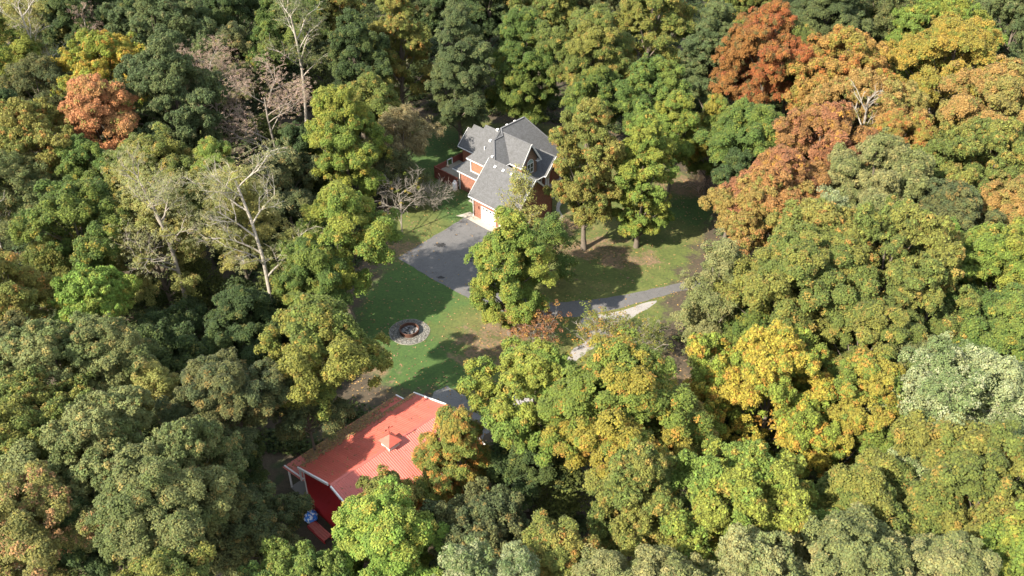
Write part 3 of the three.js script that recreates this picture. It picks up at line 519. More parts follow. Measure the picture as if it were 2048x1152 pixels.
// ---------------------------------------------------------------- fire pit
{
  const c = ground(819, 664), w = (ground(860, 664).x - ground(779, 664).x) / 2;
  const ringPts = (r, k) => Array.from({ length: 72 }, (_, i) => { const a = (i / 72) * Math.PI * 2, q = r * (1 + k * noise(Math.cos(a) * 2, Math.sin(a) * 2, 9)); return V(c.x + Math.cos(a) * q, 0, c.z + Math.sin(a) * q); });
  structure('gravel_circle', worldUV(sheet(ringPts(w, 0.035), 0.03)), std({ map: gravelTex([0.105, 0.1, 0.085], 95), roughness: 1 }), 'round bed of grey gravel around the fire pit');
  {
    const R = RNG(96), g = new THREE.IcosahedronGeometry(1, 0), n = 2600, im = new THREE.InstancedMesh(g, std({ color: rgb(1, 1, 1), roughness: 0.95 }), n), o = new THREE.Object3D(), k = new THREE.Color();
    for (let i = 0; i < n; i++) { const a = R() * 6.28, q = w * (0.49 + 0.5 * Math.sqrt(R())), t = 0.05 + 0.22 * Math.pow(R(), 1.6), z = 0.03 + 0.045 * R(); o.position.set(c.x + Math.cos(a) * q, 0.035, c.z + Math.sin(a) * q); o.rotation.set(R() * 3, R() * 3, R() * 3); o.scale.set(z, z * 0.7, z * (0.7 + 0.6 * R())); o.updateMatrix(); im.setMatrixAt(i, o.matrix); im.setColorAt(i, k.setRGB(t, t * 0.97, t * 0.86)); }
    im.name = 'pebbles'; im.userData = { label: 'loose grey pebbles on the gravel bed around the fire ring', category: 'pebbles', kind: 'stuff' }; shade(im); scene.add(im);
  }
  const edge = new THREE.CatmullRomCurve3(ringPts(w, 0.035).map((p) => p.setY(0.03)), true);
  structure('gravel_edging', new THREE.TubeGeometry(edge, 144, 0.04, 5, true), std({ color: rgb(0.2, 0.19, 0.14), roughness: 0.9 }), 'thin pale edging round the gravel bed of the fire pit');
  const t = thing('fire_pit', 'rusty round steel fire ring with ash and charred wood, on the gravel circle', 'fire pit', [c.x, 0.03, c.z]);
  const r = w * 0.47, prof = [[r, 0], [r + 0.02, 0.5], [r + 0.05, 0.53], [r - 0.03, 0.55], [r - 0.07, 0.52], [r - 0.05, 0]];
  part('ring', new THREE.LatheGeometry(prof.map(([x, y]) => new THREE.Vector2(x, y)), 48), M.rust, t);
  const ash = new THREE.CircleGeometry(r - 0.06, 40, 0, Math.PI * 2); ash.rotateX(-Math.PI / 2).translate(0, 0.12, 0);
  part('ash', ash, std({ map: tex(256, (u, v, k) => { const n = tileNoise(u, v, 7, 97) + 0.6 * tileNoise(u, v, 30, 98), g = lerp(0.035, 0.32, smooth(n, -0.25, 0.55)); k[0] = g; k[1] = g * 0.96; k[2] = g * 0.95; }), roughness: 1 }), t);
  const R = RNG(99);
  for (let k = 0; k < 11; k++) {
    const a = R() * 6.28, q = Math.sqrt(R()) * (r - 0.5), l = 0.3 + R() * 0.5, h = R() * 3.1, p = V(Math.cos(a) * q, 0.17 + R() * 0.1, Math.sin(a) * q), d = V(Math.cos(h) * l / 2, (R() - 0.3) * 0.12, Math.sin(h) * l / 2);
    part('charred_log', rod(p.clone().sub(d), p.clone().add(d), 0.035 + R() * 0.04, 7), std({ color: R() < 0.55 ? rgb(0.03, 0.028, 0.027) : rgb(0.2, 0.195, 0.19), roughness: 0.95 }), t);
  }
}

// ---------------------------------------------------------------- trees
// limbs: tapered tubes collected into one geometry
class Limbs {
  constructor() { this.pos = []; this.nor = []; this.uv = []; this.idx = []; }
  add(path, radii, sides) {
    const base = this.pos.length / 3, t = V(0, 0, 0), x = V(1, 0, 0), y = V(0, 0, 1);
    let v = 0;
    for (let i = 0; i < path.length; i++) {
      const a = path[Math.max(0, i - 1)], b = path[Math.min(path.length - 1, i + 1)];
      t.copy(b).sub(a).normalize();
      x.addScaledVector(t, -x.dot(t)); if (x.lengthSq() < 1e-6) x.set(t.y, t.z, t.x).cross(t); x.normalize(); y.copy(t).cross(x);
      if (i) v += path[i].distanceTo(path[i - 1]);
      for (let k = 0; k <= sides; k++) {
        const q = (k / sides) * Math.PI * 2, c = Math.cos(q), s = Math.sin(q), r = radii[i];
        const nx = x.x * c + y.x * s, ny = x.y * c + y.y * s, nz = x.z * c + y.z * s;
        this.pos.push(path[i].x + nx * r, path[i].y + ny * r, path[i].z + nz * r); this.nor.push(nx, ny, nz); this.uv.push((k / sides) * 0.8, v * 0.4);
      }
    }
    for (let i = 0; i < path.length - 1; i++) for (let k = 0; k < sides; k++) { const a = base + i * (sides + 1) + k, b = a + sides + 1; this.idx.push(a, a + 1, b, a + 1, b + 1, b); }
  }
  build() {
    const g = new THREE.BufferGeometry();
    g.setAttribute('position', new THREE.Float32BufferAttribute(this.pos, 3)); g.setAttribute('normal', new THREE.Float32BufferAttribute(this.nor, 3)); g.setAttribute('uv', new THREE.Float32BufferAttribute(this.uv, 2));
    g.setIndex(this.idx);
    return g;
  }
}
function limbPath(R, p, q, bend, n) {
  const d = q.clone().sub(p), L = d.length(), o = [], w = V(R() - 0.5, R() * 0.4, R() - 0.5).multiplyScalar(L * bend), w2 = V(R() - 0.5, R() - 0.5, R() - 0.5).multiplyScalar(L * bend * 0.4);
  for (let i = 0; i <= n; i++) { const t = i / n; o.push(p.clone().addScaledVector(d, t).addScaledVector(w, Math.sin(Math.PI * t)).addScaledVector(w2, Math.sin(2 * Math.PI * t))); }
  return o;
}
const taper = (r0, r1, n) => Array.from({ length: n + 1 }, (_, i) => lerp(r0, r1, i / n));

// leaf clumps: many small folded leaves on a rounded tuft
function clumpGeometry(seed, count, leaf, flat) {
  const R = RNG(seed), pos = [], nor = [], col = [], up = V(0, 1, 0), n = V(0, 0, 0), t = V(0, 0, 0), b = V(0, 0, 0), c = V(0, 0, 0);
  for (let i = 0; i < count; i++) {
    const a = R() * 6.283, h = R() * 1.25 - 0.25, s = Math.sqrt(Math.max(0, 1 - h * h)), q = 0.55 + 0.5 * R();
    c.set(Math.cos(a) * s * q, h * q * flat, Math.sin(a) * s * q);
    n.copy(c).normalize().multiplyScalar(0.7).addScaledVector(up, 0.45).add(t.set(R() - 0.5, R() - 0.5, R() - 0.5).multiplyScalar(1.5)).normalize();
    t.set(R() - 0.5, R() - 0.5, R() - 0.5).cross(n).normalize(); b.copy(n).cross(t);
    const l = leaf * (0.65 + 0.7 * R()), w = l * (0.5 + 0.25 * R()), droop = 0.22 * l;
    const P0 = c.clone().addScaledVector(t, -l), P1 = c.clone().addScaledVector(b, w).addScaledVector(n, -droop), P2 = c.clone().addScaledVector(t, l).addScaledVector(n, -droop * 0.8), P3 = c.clone().addScaledVector(b, -w).addScaledVector(n, -droop);
    const k = 0.62 + 0.5 * R() + 0.45 * R() * R(), hue = (R() - 0.5) * 0.2;
    for (const tri of [[P0, P1, P2], [P0, P2, P3]]) {
      const f = tri[1].clone().sub(tri[0]).cross(tri[2].clone().sub(tri[0])).normalize(); if (f.dot(n) < 0) { f.negate(); [tri[1], tri[2]] = [tri[2], tri[1]]; }
      for (const v of tri) { pos.push(v.x, v.y, v.z); nor.push(f.x, f.y, f.z); col.push(k * (1 + hue), k, k * (1 - hue)); }
    }
  }
  const g = new THREE.BufferGeometry();
  g.setAttribute('position', new THREE.Float32BufferAttribute(pos, 3)); g.setAttribute('normal', new THREE.Float32BufferAttribute(nor, 3)); g.setAttribute('color', new THREE.Float32BufferAttribute(col, 3));
  return g;
}
const CLUMPS = { dense: [], airy: [], fine: [] };
for (let i = 0; i < 6; i++) { CLUMPS.dense.push(clumpGeometry(200 + i, 38, 0.245, 0.9)); CLUMPS.airy.push(clumpGeometry(220 + i, 27, 0.24, 0.95)); CLUMPS.fine.push(clumpGeometry(240 + i, 18, 0.22, 1)); }

const PAL = {   // leaf colours: main, second, share of the second, accent, share of the accent
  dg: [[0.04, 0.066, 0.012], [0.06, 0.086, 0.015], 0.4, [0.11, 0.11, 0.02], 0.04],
  bg: [[0.06, 0.084, 0.022], [0.082, 0.102, 0.026], 0.45, [0.12, 0.12, 0.04], 0.04],
  mg: [[0.066, 0.106, 0.014], [0.105, 0.138, 0.018], 0.45, [0.18, 0.16, 0.02], 0.05],
  yg: [[0.112, 0.16, 0.02], [0.168, 0.186, 0.022], 0.45, [0.25, 0.19, 0.03], 0.05],
  rf: [[0.15, 0.142, 0.03], [0.115, 0.122, 0.028], 0.4, [0.27, 0.155, 0.06], 0.18],
  pg: [[0.18, 0.19, 0.07], [0.225, 0.215, 0.085], 0.45, [0.25, 0.21, 0.08], 0.08],
  gd: [[0.26, 0.18, 0.024], [0.2, 0.165, 0.022], 0.45, [0.14, 0.155, 0.02], 0.14],
  ob: [[0.24, 0.125, 0.034], [0.2, 0.145, 0.03], 0.48, [0.14, 0.135, 0.024], 0.12],
  lg: [[0.128, 0.145, 0.042], [0.175, 0.175, 0.06], 0.45, [0.22, 0.2, 0.07], 0.06],
  yo: [[0.105, 0.138, 0.022], [0.155, 0.162, 0.024], 0.45, [0.22, 0.17, 0.03], 0.06],
  py: [[0.2, 0.21, 0.05], [0.25, 0.235, 0.06], 0.45, [0.27, 0.21, 0.06], 0.08],
  li: [[0.13, 0.2, 0.025], [0.18, 0.22, 0.03], 0.4, [0.25, 0.22, 0.03], 0.05],
  ol: [[0.095, 0.12, 0.018], [0.145, 0.148, 0.023], 0.45, [0.22, 0.16, 0.03], 0.08],
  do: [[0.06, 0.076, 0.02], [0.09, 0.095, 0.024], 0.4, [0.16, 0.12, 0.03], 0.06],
  go: [[0.2, 0.175, 0.02], [0.112, 0.148, 0.018], 0.6, [0.28, 0.165, 0.025], 0.08],
  ye: [[0.27, 0.22, 0.024], [0.15, 0.185, 0.02], 0.6, [0.3, 0.17, 0.022], 0.1],
  og: [[0.165, 0.152, 0.026], [0.12, 0.135, 0.022], 0.45, [0.25, 0.14, 0.028], 0.08],
  or: [[0.26, 0.16, 0.036], [0.2, 0.17, 0.028], 0.48, [0.28, 0.11, 0.022], 0.13],
  om: [[0.2, 0.165, 0.024], [0.115, 0.14, 0.02], 0.5, [0.3, 0.15, 0.026], 0.2],
  pk: [[0.34, 0.15, 0.055], [0.29, 0.15, 0.05], 0.4, [0.2, 0.18, 0.04], 0.1],
  rd: [[0.235, 0.078, 0.018], [0.21, 0.1, 0.02], 0.45, [0.1, 0.085, 0.02], 0.12],
  rb: [[0.23, 0.105, 0.042], [0.22, 0.12, 0.034], 0.4, [0.3, 0.17, 0.03], 0.12],
  ta: [[0.25, 0.155, 0.04], [0.19, 0.16, 0.036], 0.45, [0.15, 0.15, 0.03], 0.14],
  gr: [[0.088, 0.11, 0.026], [0.128, 0.14, 0.04], 0.45, [0.22, 0.18, 0.05], 0.06],
  si: [[0.2, 0.228, 0.095], [0.12, 0.16, 0.05], 0.45, [0.27, 0.285, 0.15], 0.14],
  pb: [[0.3, 0.21, 0.15], [0.25, 0.19, 0.12], 0.4, [0.22, 0.2, 0.06], 0.12],
  br: [[0.2, 0.165, 0.07], [0.15, 0.135, 0.05], 0.4, [0.2, 0.15, 0.06], 0.1],
};
const KIND = {  // bough size against crown radius, tuft and clump size, density, share of the surface filled, raggedness, lowest bough
  cone: { egg: 0.72, lobe: 0.3, tuft: 1.0, clump: 0.385, dens: 0.95, fill: 0.95, ragged: 0.22, set: 'dense', low: -0.9 },
  tall: { egg: 0.32, lobe: 0.29, tuft: 1.0, clump: 0.385, dens: 0.9, fill: 0.86, ragged: 0.32, set: 'dense', low: -0.97 },
  maple: { egg: 0.46, lobe: 0.31, tuft: 1.0, clump: 0.385, dens: 0.92, fill: 0.86, ragged: 0.26, set: 'dense', low: -0.85 },
  oak: { egg: 0.3, lobe: 0.29, tuft: 1.05, clump: 0.385, dens: 0.88, fill: 0.76, ragged: 0.42, set: 'dense', low: -0.7 },
  loose: { egg: 0.35, lobe: 0.25, tuft: 1.0, clump: 0.385, dens: 0.62, fill: 0.75, ragged: 0.5, set: 'airy', low: -0.75 },
  fine: { egg: 0.3, lobe: 0.26, tuft: 0.95, clump: 0.385, dens: 0.7, fill: 0.8, ragged: 0.36, set: 'fine', low: -0.75 },
};
const Q = new THREE.Quaternion(), Q2 = new THREE.Quaternion(), MX = new THREE.Matrix4(), UP = V(0, 1, 0);
let copies = 0;
function fillCrown(parent, list, set, seed, label) {
  const g = CLUMPS[set][seed % 6], im = new THREE.InstancedMesh(g, M.leaf, list.length);
  list.forEach((c, i) => { im.setMatrixAt(i, MX.compose(c.p, c.q, c.s)); im.setColorAt(i, c.c); });
  im.name = 'crown'; im.userData.kind = 'stuff'; shade(im); parent.add(im); copies += list.length;
  if (label) im.userData.label = label;
  return im;
}
function leafColour(R, pal, lobeTint) {
  const [a, b, k, d, e] = pal, u = R(), c = new THREE.Color();
  const s = u < e ? d : clamp(lobeTint + (R() - 0.5) * 0.5, 0, 1) > 1 - k ? b : a, m = 0.95 + 0.36 * R();
  return c.setRGB(s[0] * m, s[1] * m, s[2] * m + 0.008);
}
// a leafy tree: base at the group's origin; crown of boughs on an uneven egg (rx, ry) centred at height cy; each bough carries small tufts
function leafyTree(o, R, seed, H, rx, ry, cy, kind, pal, bark) {
  const K = KIND[kind], lr = Math.max(0.85, K.lobe * Math.min(rx, 6.5) * (0.9 + 0.2 * R())), area = 4 * Math.PI * Math.pow((Math.pow(rx * rx, 1.6) + 2 * Math.pow(rx * ry, 1.6)) / 3, 1 / 1.6);
  const nl = Math.round(clamp((area * 0.6 * K.fill) / (Math.PI * lr * lr * 0.85), 8, 64)), lobes = [], off = R() * 6.28, ph = R() * 90, ex = 0.9 + 0.2 * R();
  for (let i = 0; i < nl; i++) {
    const h = clamp(1 - ((i + 0.5) / nl) * (1 - K.low) + (R() - 0.5) * 0.12, -0.95, 0.99), s = Math.sqrt(1 - h * h), a = off + i * 2.39996 + (R() - 0.5) * 0.9;
    const x = Math.cos(a), z = Math.sin(a), bump = 0.98 + 0.44 * noise(x * 1.5 + ph, h * 2, z * 1.5) - K.ragged * R(), egg = h > 0 ? 1 - K.egg * Math.pow(h, 1.1) : 1, k = Math.max(0.2, bump * egg - (lr / rx) * 0.7);
    const r = lr * (0.55 + 0.7 * R()) * (h > 0.5 ? 0.85 : 1);
    lobes.push({ c: V(x * s * rx * k * ex, cy + h * (ry - r) * (1 + 0.2 * noise(x * 1.2, ph, z * 1.2) - 0.25 * K.ragged * R()), z * s * rx * k * (2 - ex)), r, t: R(), d: V(x * s, h * 0.8 + 0.45, z * s).normalize() });
  }
  const list = [], d = V(0, 0, 0), e = V(0, 0, 0), cl = K.clump * clamp(Math.pow(rx / 5, 0.25), 0.8, 1.15);
  for (const l of lobes) {
    const s2 = clamp(l.r * 0.42, 0.42, 0.85) * K.tuft, n2 = Math.max(5, Math.round((4 * l.r * l.r * 0.62) / (s2 * s2)));
    for (let j = 0; j < n2; j++) {
      d.set(R() - 0.5, R() - 0.5, R() - 0.5).normalize();
      if (d.dot(l.d) < -0.2) d.addScaledVector(l.d, 1.2).normalize();
      if (d.y < -0.3) d.y *= -0.5;
      const par = d.dot(l.d), out = R() < 0.2 ? 1.12 + 0.4 * R() : 0.52 + 0.55 * R();   // boughs longer than wide, some sprays stand out
      const c = l.c.clone().addScaledVector(d, l.r * 0.85 * out).addScaledVector(l.d, l.r * 0.5 * par * out), r2 = s2 * (0.6 + 0.65 * R()), t2 = clamp(l.t + (R() - 0.5) * 0.5, 0, 1), n = Math.round((4 * Math.PI * r2 * r2 * 0.5 * K.dens) / (cl * cl));
      c.y -= 0.12 * l.r;
      for (let m = 0; m < n; m++) {
        e.set(R() - 0.5, R() - 0.5, R() - 0.5).normalize();
        if (e.dot(d) < -0.25) e.addScaledVector(d, 1.1).normalize();
        if (e.y < -0.35) e.y *= -0.6;
        const s = cl * (0.62 + 0.66 * R()), p = c.clone().addScaledVector(e, r2 * (0.7 + 0.4 * R()));
        Q.setFromUnitVectors(UP, e.clone().multiplyScalar(0.7).addScaledVector(UP, 0.6).normalize()); Q2.setFromAxisAngle(UP, R() * 6.28);
        list.push({ p, q: Q.clone().multiply(Q2), s: V(s, s * (0.7 + 0.4 * R()), s), c: leafColour(R, pal, t2) });
      }
    }
  }
  for (let j = 0; j < nl * 3; j++) {   // a few leaves inside the crown
    const l = lobes[Math.floor(R() * nl)], k = 0.3 + 0.5 * R(), p = V(l.c.x * k, cy + (l.c.y - cy) * k, l.c.z * k), s = cl * (1 + 0.5 * R());
    Q.setFromAxisAngle(UP, R() * 6.28); list.push({ p, q: Q.clone(), s: V(s, s, s), c: leafColour(R, pal, R()) });
  }
  const L = new Limbs(), tr = clamp(H * 0.0135 + rx * 0.012, 0.12, 0.5), top = V((R() - 0.5) * rx * 0.3, cy + ry * 0.45, (R() - 0.5) * rx * 0.3), tp = limbPath(R, V(0, -0.2, 0), top, 0.05, 8);
  L.add(tp, tp.map((_, i) => (i ? lerp(tr, tr * 0.22, i / 8) : tr * 1.45)), 8);
  const first = Math.max(0.12, (cy - ry) / top.y);
  for (let i = 0; i < lobes.length; i += nl > 26 ? 2 : 1) {
    const l = lobes[i], f = clamp(lerp(first, 0.9, clamp((l.c.y - (cy - ry)) / (2 * ry), 0, 1)) - 0.12, 0.1, 0.88), x = f * 8, k = Math.floor(x), p = tp[k].clone().lerp(tp[k + 1], x - k), r = lerp(tr, tr * 0.22, f) * 0.5;
    const lp = limbPath(R, p, l.c.clone().addScaledVector(l.d, l.r * 0.2), 0.12, 4); L.add(lp, taper(r, 0.03, 4), 5);
  }
  part('trunk', L.build(), bark ?? M.bark, o);
  fillCrown(o, list, K.set, seed);
}
// a tree whose branches show: recursive limbs, thin leaf tufts at the twig ends
function openTree(o, R, H, rx, lean, { bark, pal, leaves, twigs, depth = 4, spread = 0.9, first = 0.28, set = 'airy', size = 0.5, stems = 1, rise = 0.55, seed = 1 }) {
  const L = new Limbs(), tips = [], T = new Limbs();
  const grow = (p, d, len, r, k) => {
    const n = k < 2 ? 4 : 3, q = p.clone().addScaledVector(d, len), path = limbPath(R, p, q, 0.1, n);
    (k < depth ? L : T).add(path, taper(r, r * 0.42, n), k < 2 ? 7 : k < depth ? 5 : 3);
    if (k === depth) { tips.push(q, path[1]); return; }
    const m = k === 0 ? 7 + Math.floor(R() * 3) : 3 + Math.floor(R() * 2);
    for (let i = 0; i < m; i++) {
      const f = k === 0 ? lerp(first, 1, (i + 0.7 * R()) / m) : lerp(0.3, 1, (i + R()) / m), x = Math.min(f, 0.999) * n, j = Math.floor(x), b = path[j].clone().lerp(path[j + 1], x - j);
      const a = R() * 6.28, side = V(Math.cos(a), 0, Math.sin(a)); side.addScaledVector(d, -side.dot(d)).normalize();
      const nd = d.clone().multiplyScalar(k === 0 ? rise : 0.75).addScaledVector(side, spread * (0.65 + 0.5 * R())).addScaledVector(UP, 0.18).normalize();
      const nl = k === 0 ? rx * lerp(1.05, 0.62, f) * (0.75 + 0.3 * R()) : len * (0.46 + 0.22 * R());
      grow(b, nd, nl, Math.max(0.024, r * (k === 0 ? lerp(0.5, 0.34, f) : 0.52)), k + 1);
    }
  };
  for (let s = 0; s < stems; s++) {
    const a = (s / stems) * 6.28 + R(), d = V(lean[0] + (stems > 1 ? Math.cos(a) * 0.3 : 0), 1, lean[1] + (stems > 1 ? Math.sin(a) * 0.3 : 0)).normalize();
    grow(V(0, -0.1, 0), d, H * (stems > 1 ? 0.7 : 0.86), (H * 0.0115 + 0.02) / Math.sqrt(stems), 0);
  }
  part('trunk', L.build(), bark, o);
  part('twigs', T.build(), twigs ?? bark, o).userData.kind = 'stuff';
  if (leaves) {
    const list = [];
    for (let i = 0; i < leaves; i++) {
      const p = tips[Math.floor(R() * tips.length)].clone().add(V(R() - 0.5, R() - 0.5, R() - 0.5).multiplyScalar(2.2)), s = size * (0.6 + 0.7 * R());
      Q.setFromAxisAngle(V(R() - 0.5, 2, R() - 0.5).normalize(), R() * 6.28);
      list.push({ p, q: Q.clone(), s: V(s, s * 0.8, s), c: leafColour(R, pal, R()) });
    }
    fillCrown(o, list, set, seed);
  }
}
// where a crown seen in the box x0..x1, y0..y1 of the survey picture stands, given the tree's height
function survey(x0, y0, x1, y1, H) {
  const px = (x0 + x1) / 2, py = (y0 + y1) / 2;
  let ry = H * 0.38, c;
  for (let i = 0; i < 6; i++) {
    c = ground(px, py, H - ry);
    const dist = Math.hypot(c.x, EYE - c.y, c.z), dep = Math.asin((EYE - c.y) / dist), rx = ((x1 - x0) / 2) * dist / FOCAL, hh = ((y1 - y0) / 2) * dist / FOCAL;
    const want = (hh * hh - Math.pow(rx * Math.sin(dep), 2)) / Math.pow(Math.cos(dep), 2);
    ry = clamp(Math.sqrt(Math.max(want, 0)), rx * 0.62, Math.min(rx * 2.2, H * 0.47));
    c.rx = rx;
  }
  return { x: c.x, z: c.z, rx: c.rx, ry, cy: H - ry };
}
let treeSeed = 1000;
function tree(name, box, H, kind, palette, label, opt = {}) {
  if (opt.base) {   // the foot of the trunk is known: find the height that puts it there
    const want = ground(...opt.base).z; let lo = 5, hi = 36;
    for (let i = 0; i < 24; i++) { H = (lo + hi) / 2; if (survey(...box, H).z < want) lo = H; else hi = H; }
  }
  const s = survey(...box, H), seed = (treeSeed += 17), R = RNG(seed);
  if (!opt.base && H > 13) { s.ry = Math.min(H * 0.46, Math.max(s.ry, s.rx * 0.95)); s.cy = H - s.ry; }   // a crown in the woods goes on below what shows of it
  const o = thing(name, label, opt.category ?? 'tree', [s.x, 0, s.z], 0, opt.group);
  leafyTree(o, R, seed, H, s.rx * (opt.base ? 1.02 : 1.1), s.ry * 1.03, s.cy, kind, PAL[palette], opt.bark);
  return o;
}
function open(name, base, H, rx, label, opt) {
  const seed = (treeSeed += 17), R = RNG(seed), p = ground(...base);
  const o = thing(name, label, opt.category ?? 'tree', [p.x, 0, p.z], 0, opt.group);
  openTree(o, R, H, rx, opt.lean ?? [0, 0], { ...opt, pal: PAL[opt.palette ?? 'py'], seed });
  return o;
}

// by the house and on the lawn
tree('maple_tree', [948, 420, 1092, 662], 19, 'cone', 'yg', 'bright yellow-green maple standing between the asphalt pad and the driveway bend', { base: [1018, 668] });
tree('oak_tree', [1114, 200, 1240, 462], 20, 'tall', 'og', 'tall olive tree with rusty tips and bare lower trunk at the right of the house', { base: [1160, 498] });
tree('maple_tree', [1224, 228, 1346, 490], 20, 'tall', 'yg', 'tall light green tree spreading low over the lawn, right of the rusty-tipped tree', { base: [1268, 494] });
tree('locust_tree', [1045, 425, 1148, 575], 11, 'fine', 'mg', 'feathery green tree hidden behind the driveway maple, before the garage');
open('locust_tree', [1042, 500], 12.5, 2.6, 'thin pale yellowing tree in front of the garage roof', { bark: M.greyBark, palette: 'py', leaves: 420, size: 0.42, set: 'fine', depth: 3, spread: 0.6 });
tree('maple_tree', [614, 172, 762, 420], 21, 'maple', 'yg', 'tall yellow-green tree left of the house behind the bare lawn tree');
tree('maple_tree', [606, 366, 768, 596], 20, 'maple', 'yg', 'full bright green tree at the left edge of the lawn, above the fire pit');
tree('oak_tree', [745, 212, 862, 345], 12, 'fine', 'br', 'brownish thin-leaved tree at the lawn edge left of the deck', { base: [806, 372], bark: M.greyBark });
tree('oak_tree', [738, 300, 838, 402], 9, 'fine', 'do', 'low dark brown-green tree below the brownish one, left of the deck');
open('bare_tree', [805, 470], 8.2, 5.2, 'leafless small tree with pale trunk on the lawn before the deck', { bark: M.greyBark, twigs: M.greyBark, depth: 4, spread: 1.0, first: 0.22, palette: 'ye', leaves: 26, size: 0.3 });
open('bare_shrub', [868, 422], 4.4, 3.4, 'wide grey leafless shrub between the bare tree and the gas tank', { bark: M.greyBark, twigs: M.greyBark, depth: 3, stems: 4, spread: 0.9, first: 0.2, category: 'shrub' });
open('bare_shrub', [1398, 388], 3.2, 2.4, 'small brown leafless shrub on the sunlit bare soil right of the lawn', { bark: M.twig, twigs: M.twig, depth: 3, stems: 4, spread: 0.8, first: 0.2, category: 'shrub' });
open('sumac_shrub', [1068, 690], 5.0, 3.6, 'spreading reddish sumac thicket left of the white gravel track', { bark: M.paleBark, twigs: M.greyBark, palette: 'rb', leaves: 300, size: 0.34, depth: 3, stems: 3, spread: 0.95, first: 0.35, category: 'shrub' });
open('sumac_shrub', [1200, 704], 4.6, 3.2, 'leggy rust-tinted shrub growing over the white gravel track', { bark: M.paleBark, twigs: M.greyBark, palette: 'om', leaves: 300, size: 0.34, depth: 3, stems: 3, spread: 0.95, first: 0.35, category: 'shrub' });
open('sumac_shrub', [1276, 716], 5.0, 3.4, 'leggy greenish shrub right of the white gravel track', { bark: M.paleBark, twigs: M.greyBark, palette: 'ol', leaves: 300, size: 0.34, depth: 3, stems: 3, spread: 0.95, first: 0.35, category: 'shrub' });
open('weed_plant', [962, 806], 3.0, 1.0, 'tall pale weeds beside the grey gravel yard behind the barn', { bark: M.paleBark, twigs: M.paleBark, palette: 'py', leaves: 90, size: 0.3, depth: 2, stems: 5, spread: 0.4, first: 0.3, category: 'plant' });

// around the barn and along the bottom edge
tree('maple_tree', [836, 822, 986, 1062], 14, 'maple', 'om', 'orange and green maple leaning over the barn roof, right of the cupola');
tree('oak_tree', [716, 944, 826, 1070], 13, 'oak', 'og', 'small russet-green two-lobed tree in front of the barn roof below the cupola');
tree('walnut_tree', [676, 994, 872, 1244], 16, 'oak', 'li', 'pale lime-green tree at the bottom before the barn gable');
tree('maple_tree', [862, 990, 1062, 1150], 12, 'maple', 'do', 'shaded dark tree with orange tips below the orange barn maple');
tree('maple_tree', [966, 688, 1168, 880], 17, 'maple', 'yg', 'pale yellow-green tree over the gravel track right of the barn');
tree('maple_tree', [1080, 690, 1388, 1000], 21, 'oak', 'go', 'broad golden-green tree filling the middle right of the barn');
tree('maple_tree', [1290, 800, 1420, 960], 15, 'oak', 'og', 'dull golden shaded tree at the right flank of the broad golden one');
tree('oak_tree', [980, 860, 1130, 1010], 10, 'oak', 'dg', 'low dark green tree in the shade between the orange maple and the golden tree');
tree('oak_tree', [1046, 1046, 1176, 1190], 15, 'oak', 'og', 'small olive tree with orange flecks near the bottom, left of the big green-yellow one');
tree('hickory_tree', [1184, 900, 1362, 1160], 19, 'oak', 'ol', 'yellow-green speckled tree at the bottom right of the small orange-flecked tree');
tree('poplar_tree', [876, 1092, 986, 1220], 17, 'loose', 'si', 'silvery pale treetop at the bottom edge, left of its pair', { bark: M.paleBark });
tree('poplar_tree', [978, 1090, 1086, 1220], 17, 'loose', 'si', 'silvery pale treetop at the bottom edge, right of its pair', { bark: M.paleBark });
tree('poplar_tree', [1156, 1098, 1270, 1220], 17, 'loose', 'lg', 'grey-green loose treetop at the bottom edge with whitish branches showing', { bark: M.paleBark });
tree('oak_tree', [1258, 1096, 1400, 1220], 18, 'oak', 'lg', 'grey-olive treetop cut by the bottom edge below the speckled tree');
tree('oak_tree', [250, 1100, 400, 1230], 17, 'oak', 'ol', 'olive treetop at the bottom edge left of the dark maple');
tree('oak_tree', [520, 1090, 680, 1230], 13, 'oak', 'mg', 'green treetop at the bottom edge beside the lime-green tree');

// lower left woods
tree('maple_tree', [404, 976, 586, 1184], 12, 'maple', 'do', 'dark green maple left of the barn gable and the blue bundle');
tree('oak_tree', [416, 868, 528, 1000], 10, 'oak', 'dg', 'small dark green tree left of the lean-to corner');
tree('oak_tree', [352, 720, 548, 900], 18, 'maple', 'do', 'dark olive rounded tree left of the yellow-green lawn-edge tree');
tree('maple_tree', [528, 608, 734, 816], 19, 'maple', 'yo', 'yellow-green tree overhanging the lawn left of the fire pit');
tree('maple_tree', [556, 760, 680, 880], 12, 'maple', 'do', 'shaded green lower tree between the lawn-edge tree and the lean-to');
tree('oak_tree', [296, 838, 462, 1040], 20, 'oak', 'gr', 'grey-green oak in the lower left, right neighbour of the broad one');
tree('oak_tree', [84, 796, 318, 1010], 20, 'oak', 'gr', 'broad grey-green oak in the lower left woods');
tree('oak_tree', [214, 924, 432, 1150], 20, 'oak', 'gr', 'grey-green oak below the two in the lower left, near the bottom edge');
tree('hickory_tree', [-60, 946, 168, 1190], 19, 'oak', 'rf', 'russet-flecked olive tree in the bottom left corner');
tree('oak_tree', [120, 1000, 240, 1160], 15, 'oak', 'dg', 'dark gap-filling tree between the russet-flecked and grey-green oaks');
tree('hickory_tree', [-60, 820, 104, 1000], 18, 'oak', 'ol', 'speckled yellow-olive tree on the left edge above the russet-flecked one');
tree('hickory_tree', [-40, 744, 158, 900], 18, 'oak', 'ol', 'olive tree with gold flecks on the left edge below the grey clumps');
tree('oak_tree', [20, 640, 200, 810], 19, 'oak', 'gr', 'pale grey-olive tree in the left woods with bare twigs below');
tree('oak_tree', [160, 632, 290, 790], 19, 'oak', 'gr', 'pale olive tree between the grey-olive one and the white-trunked tree');
tree('hickory_tree', [256, 720, 360, 850], 15, 'loose', 'py', 'thin pale yellow tree below the white-trunked trees');
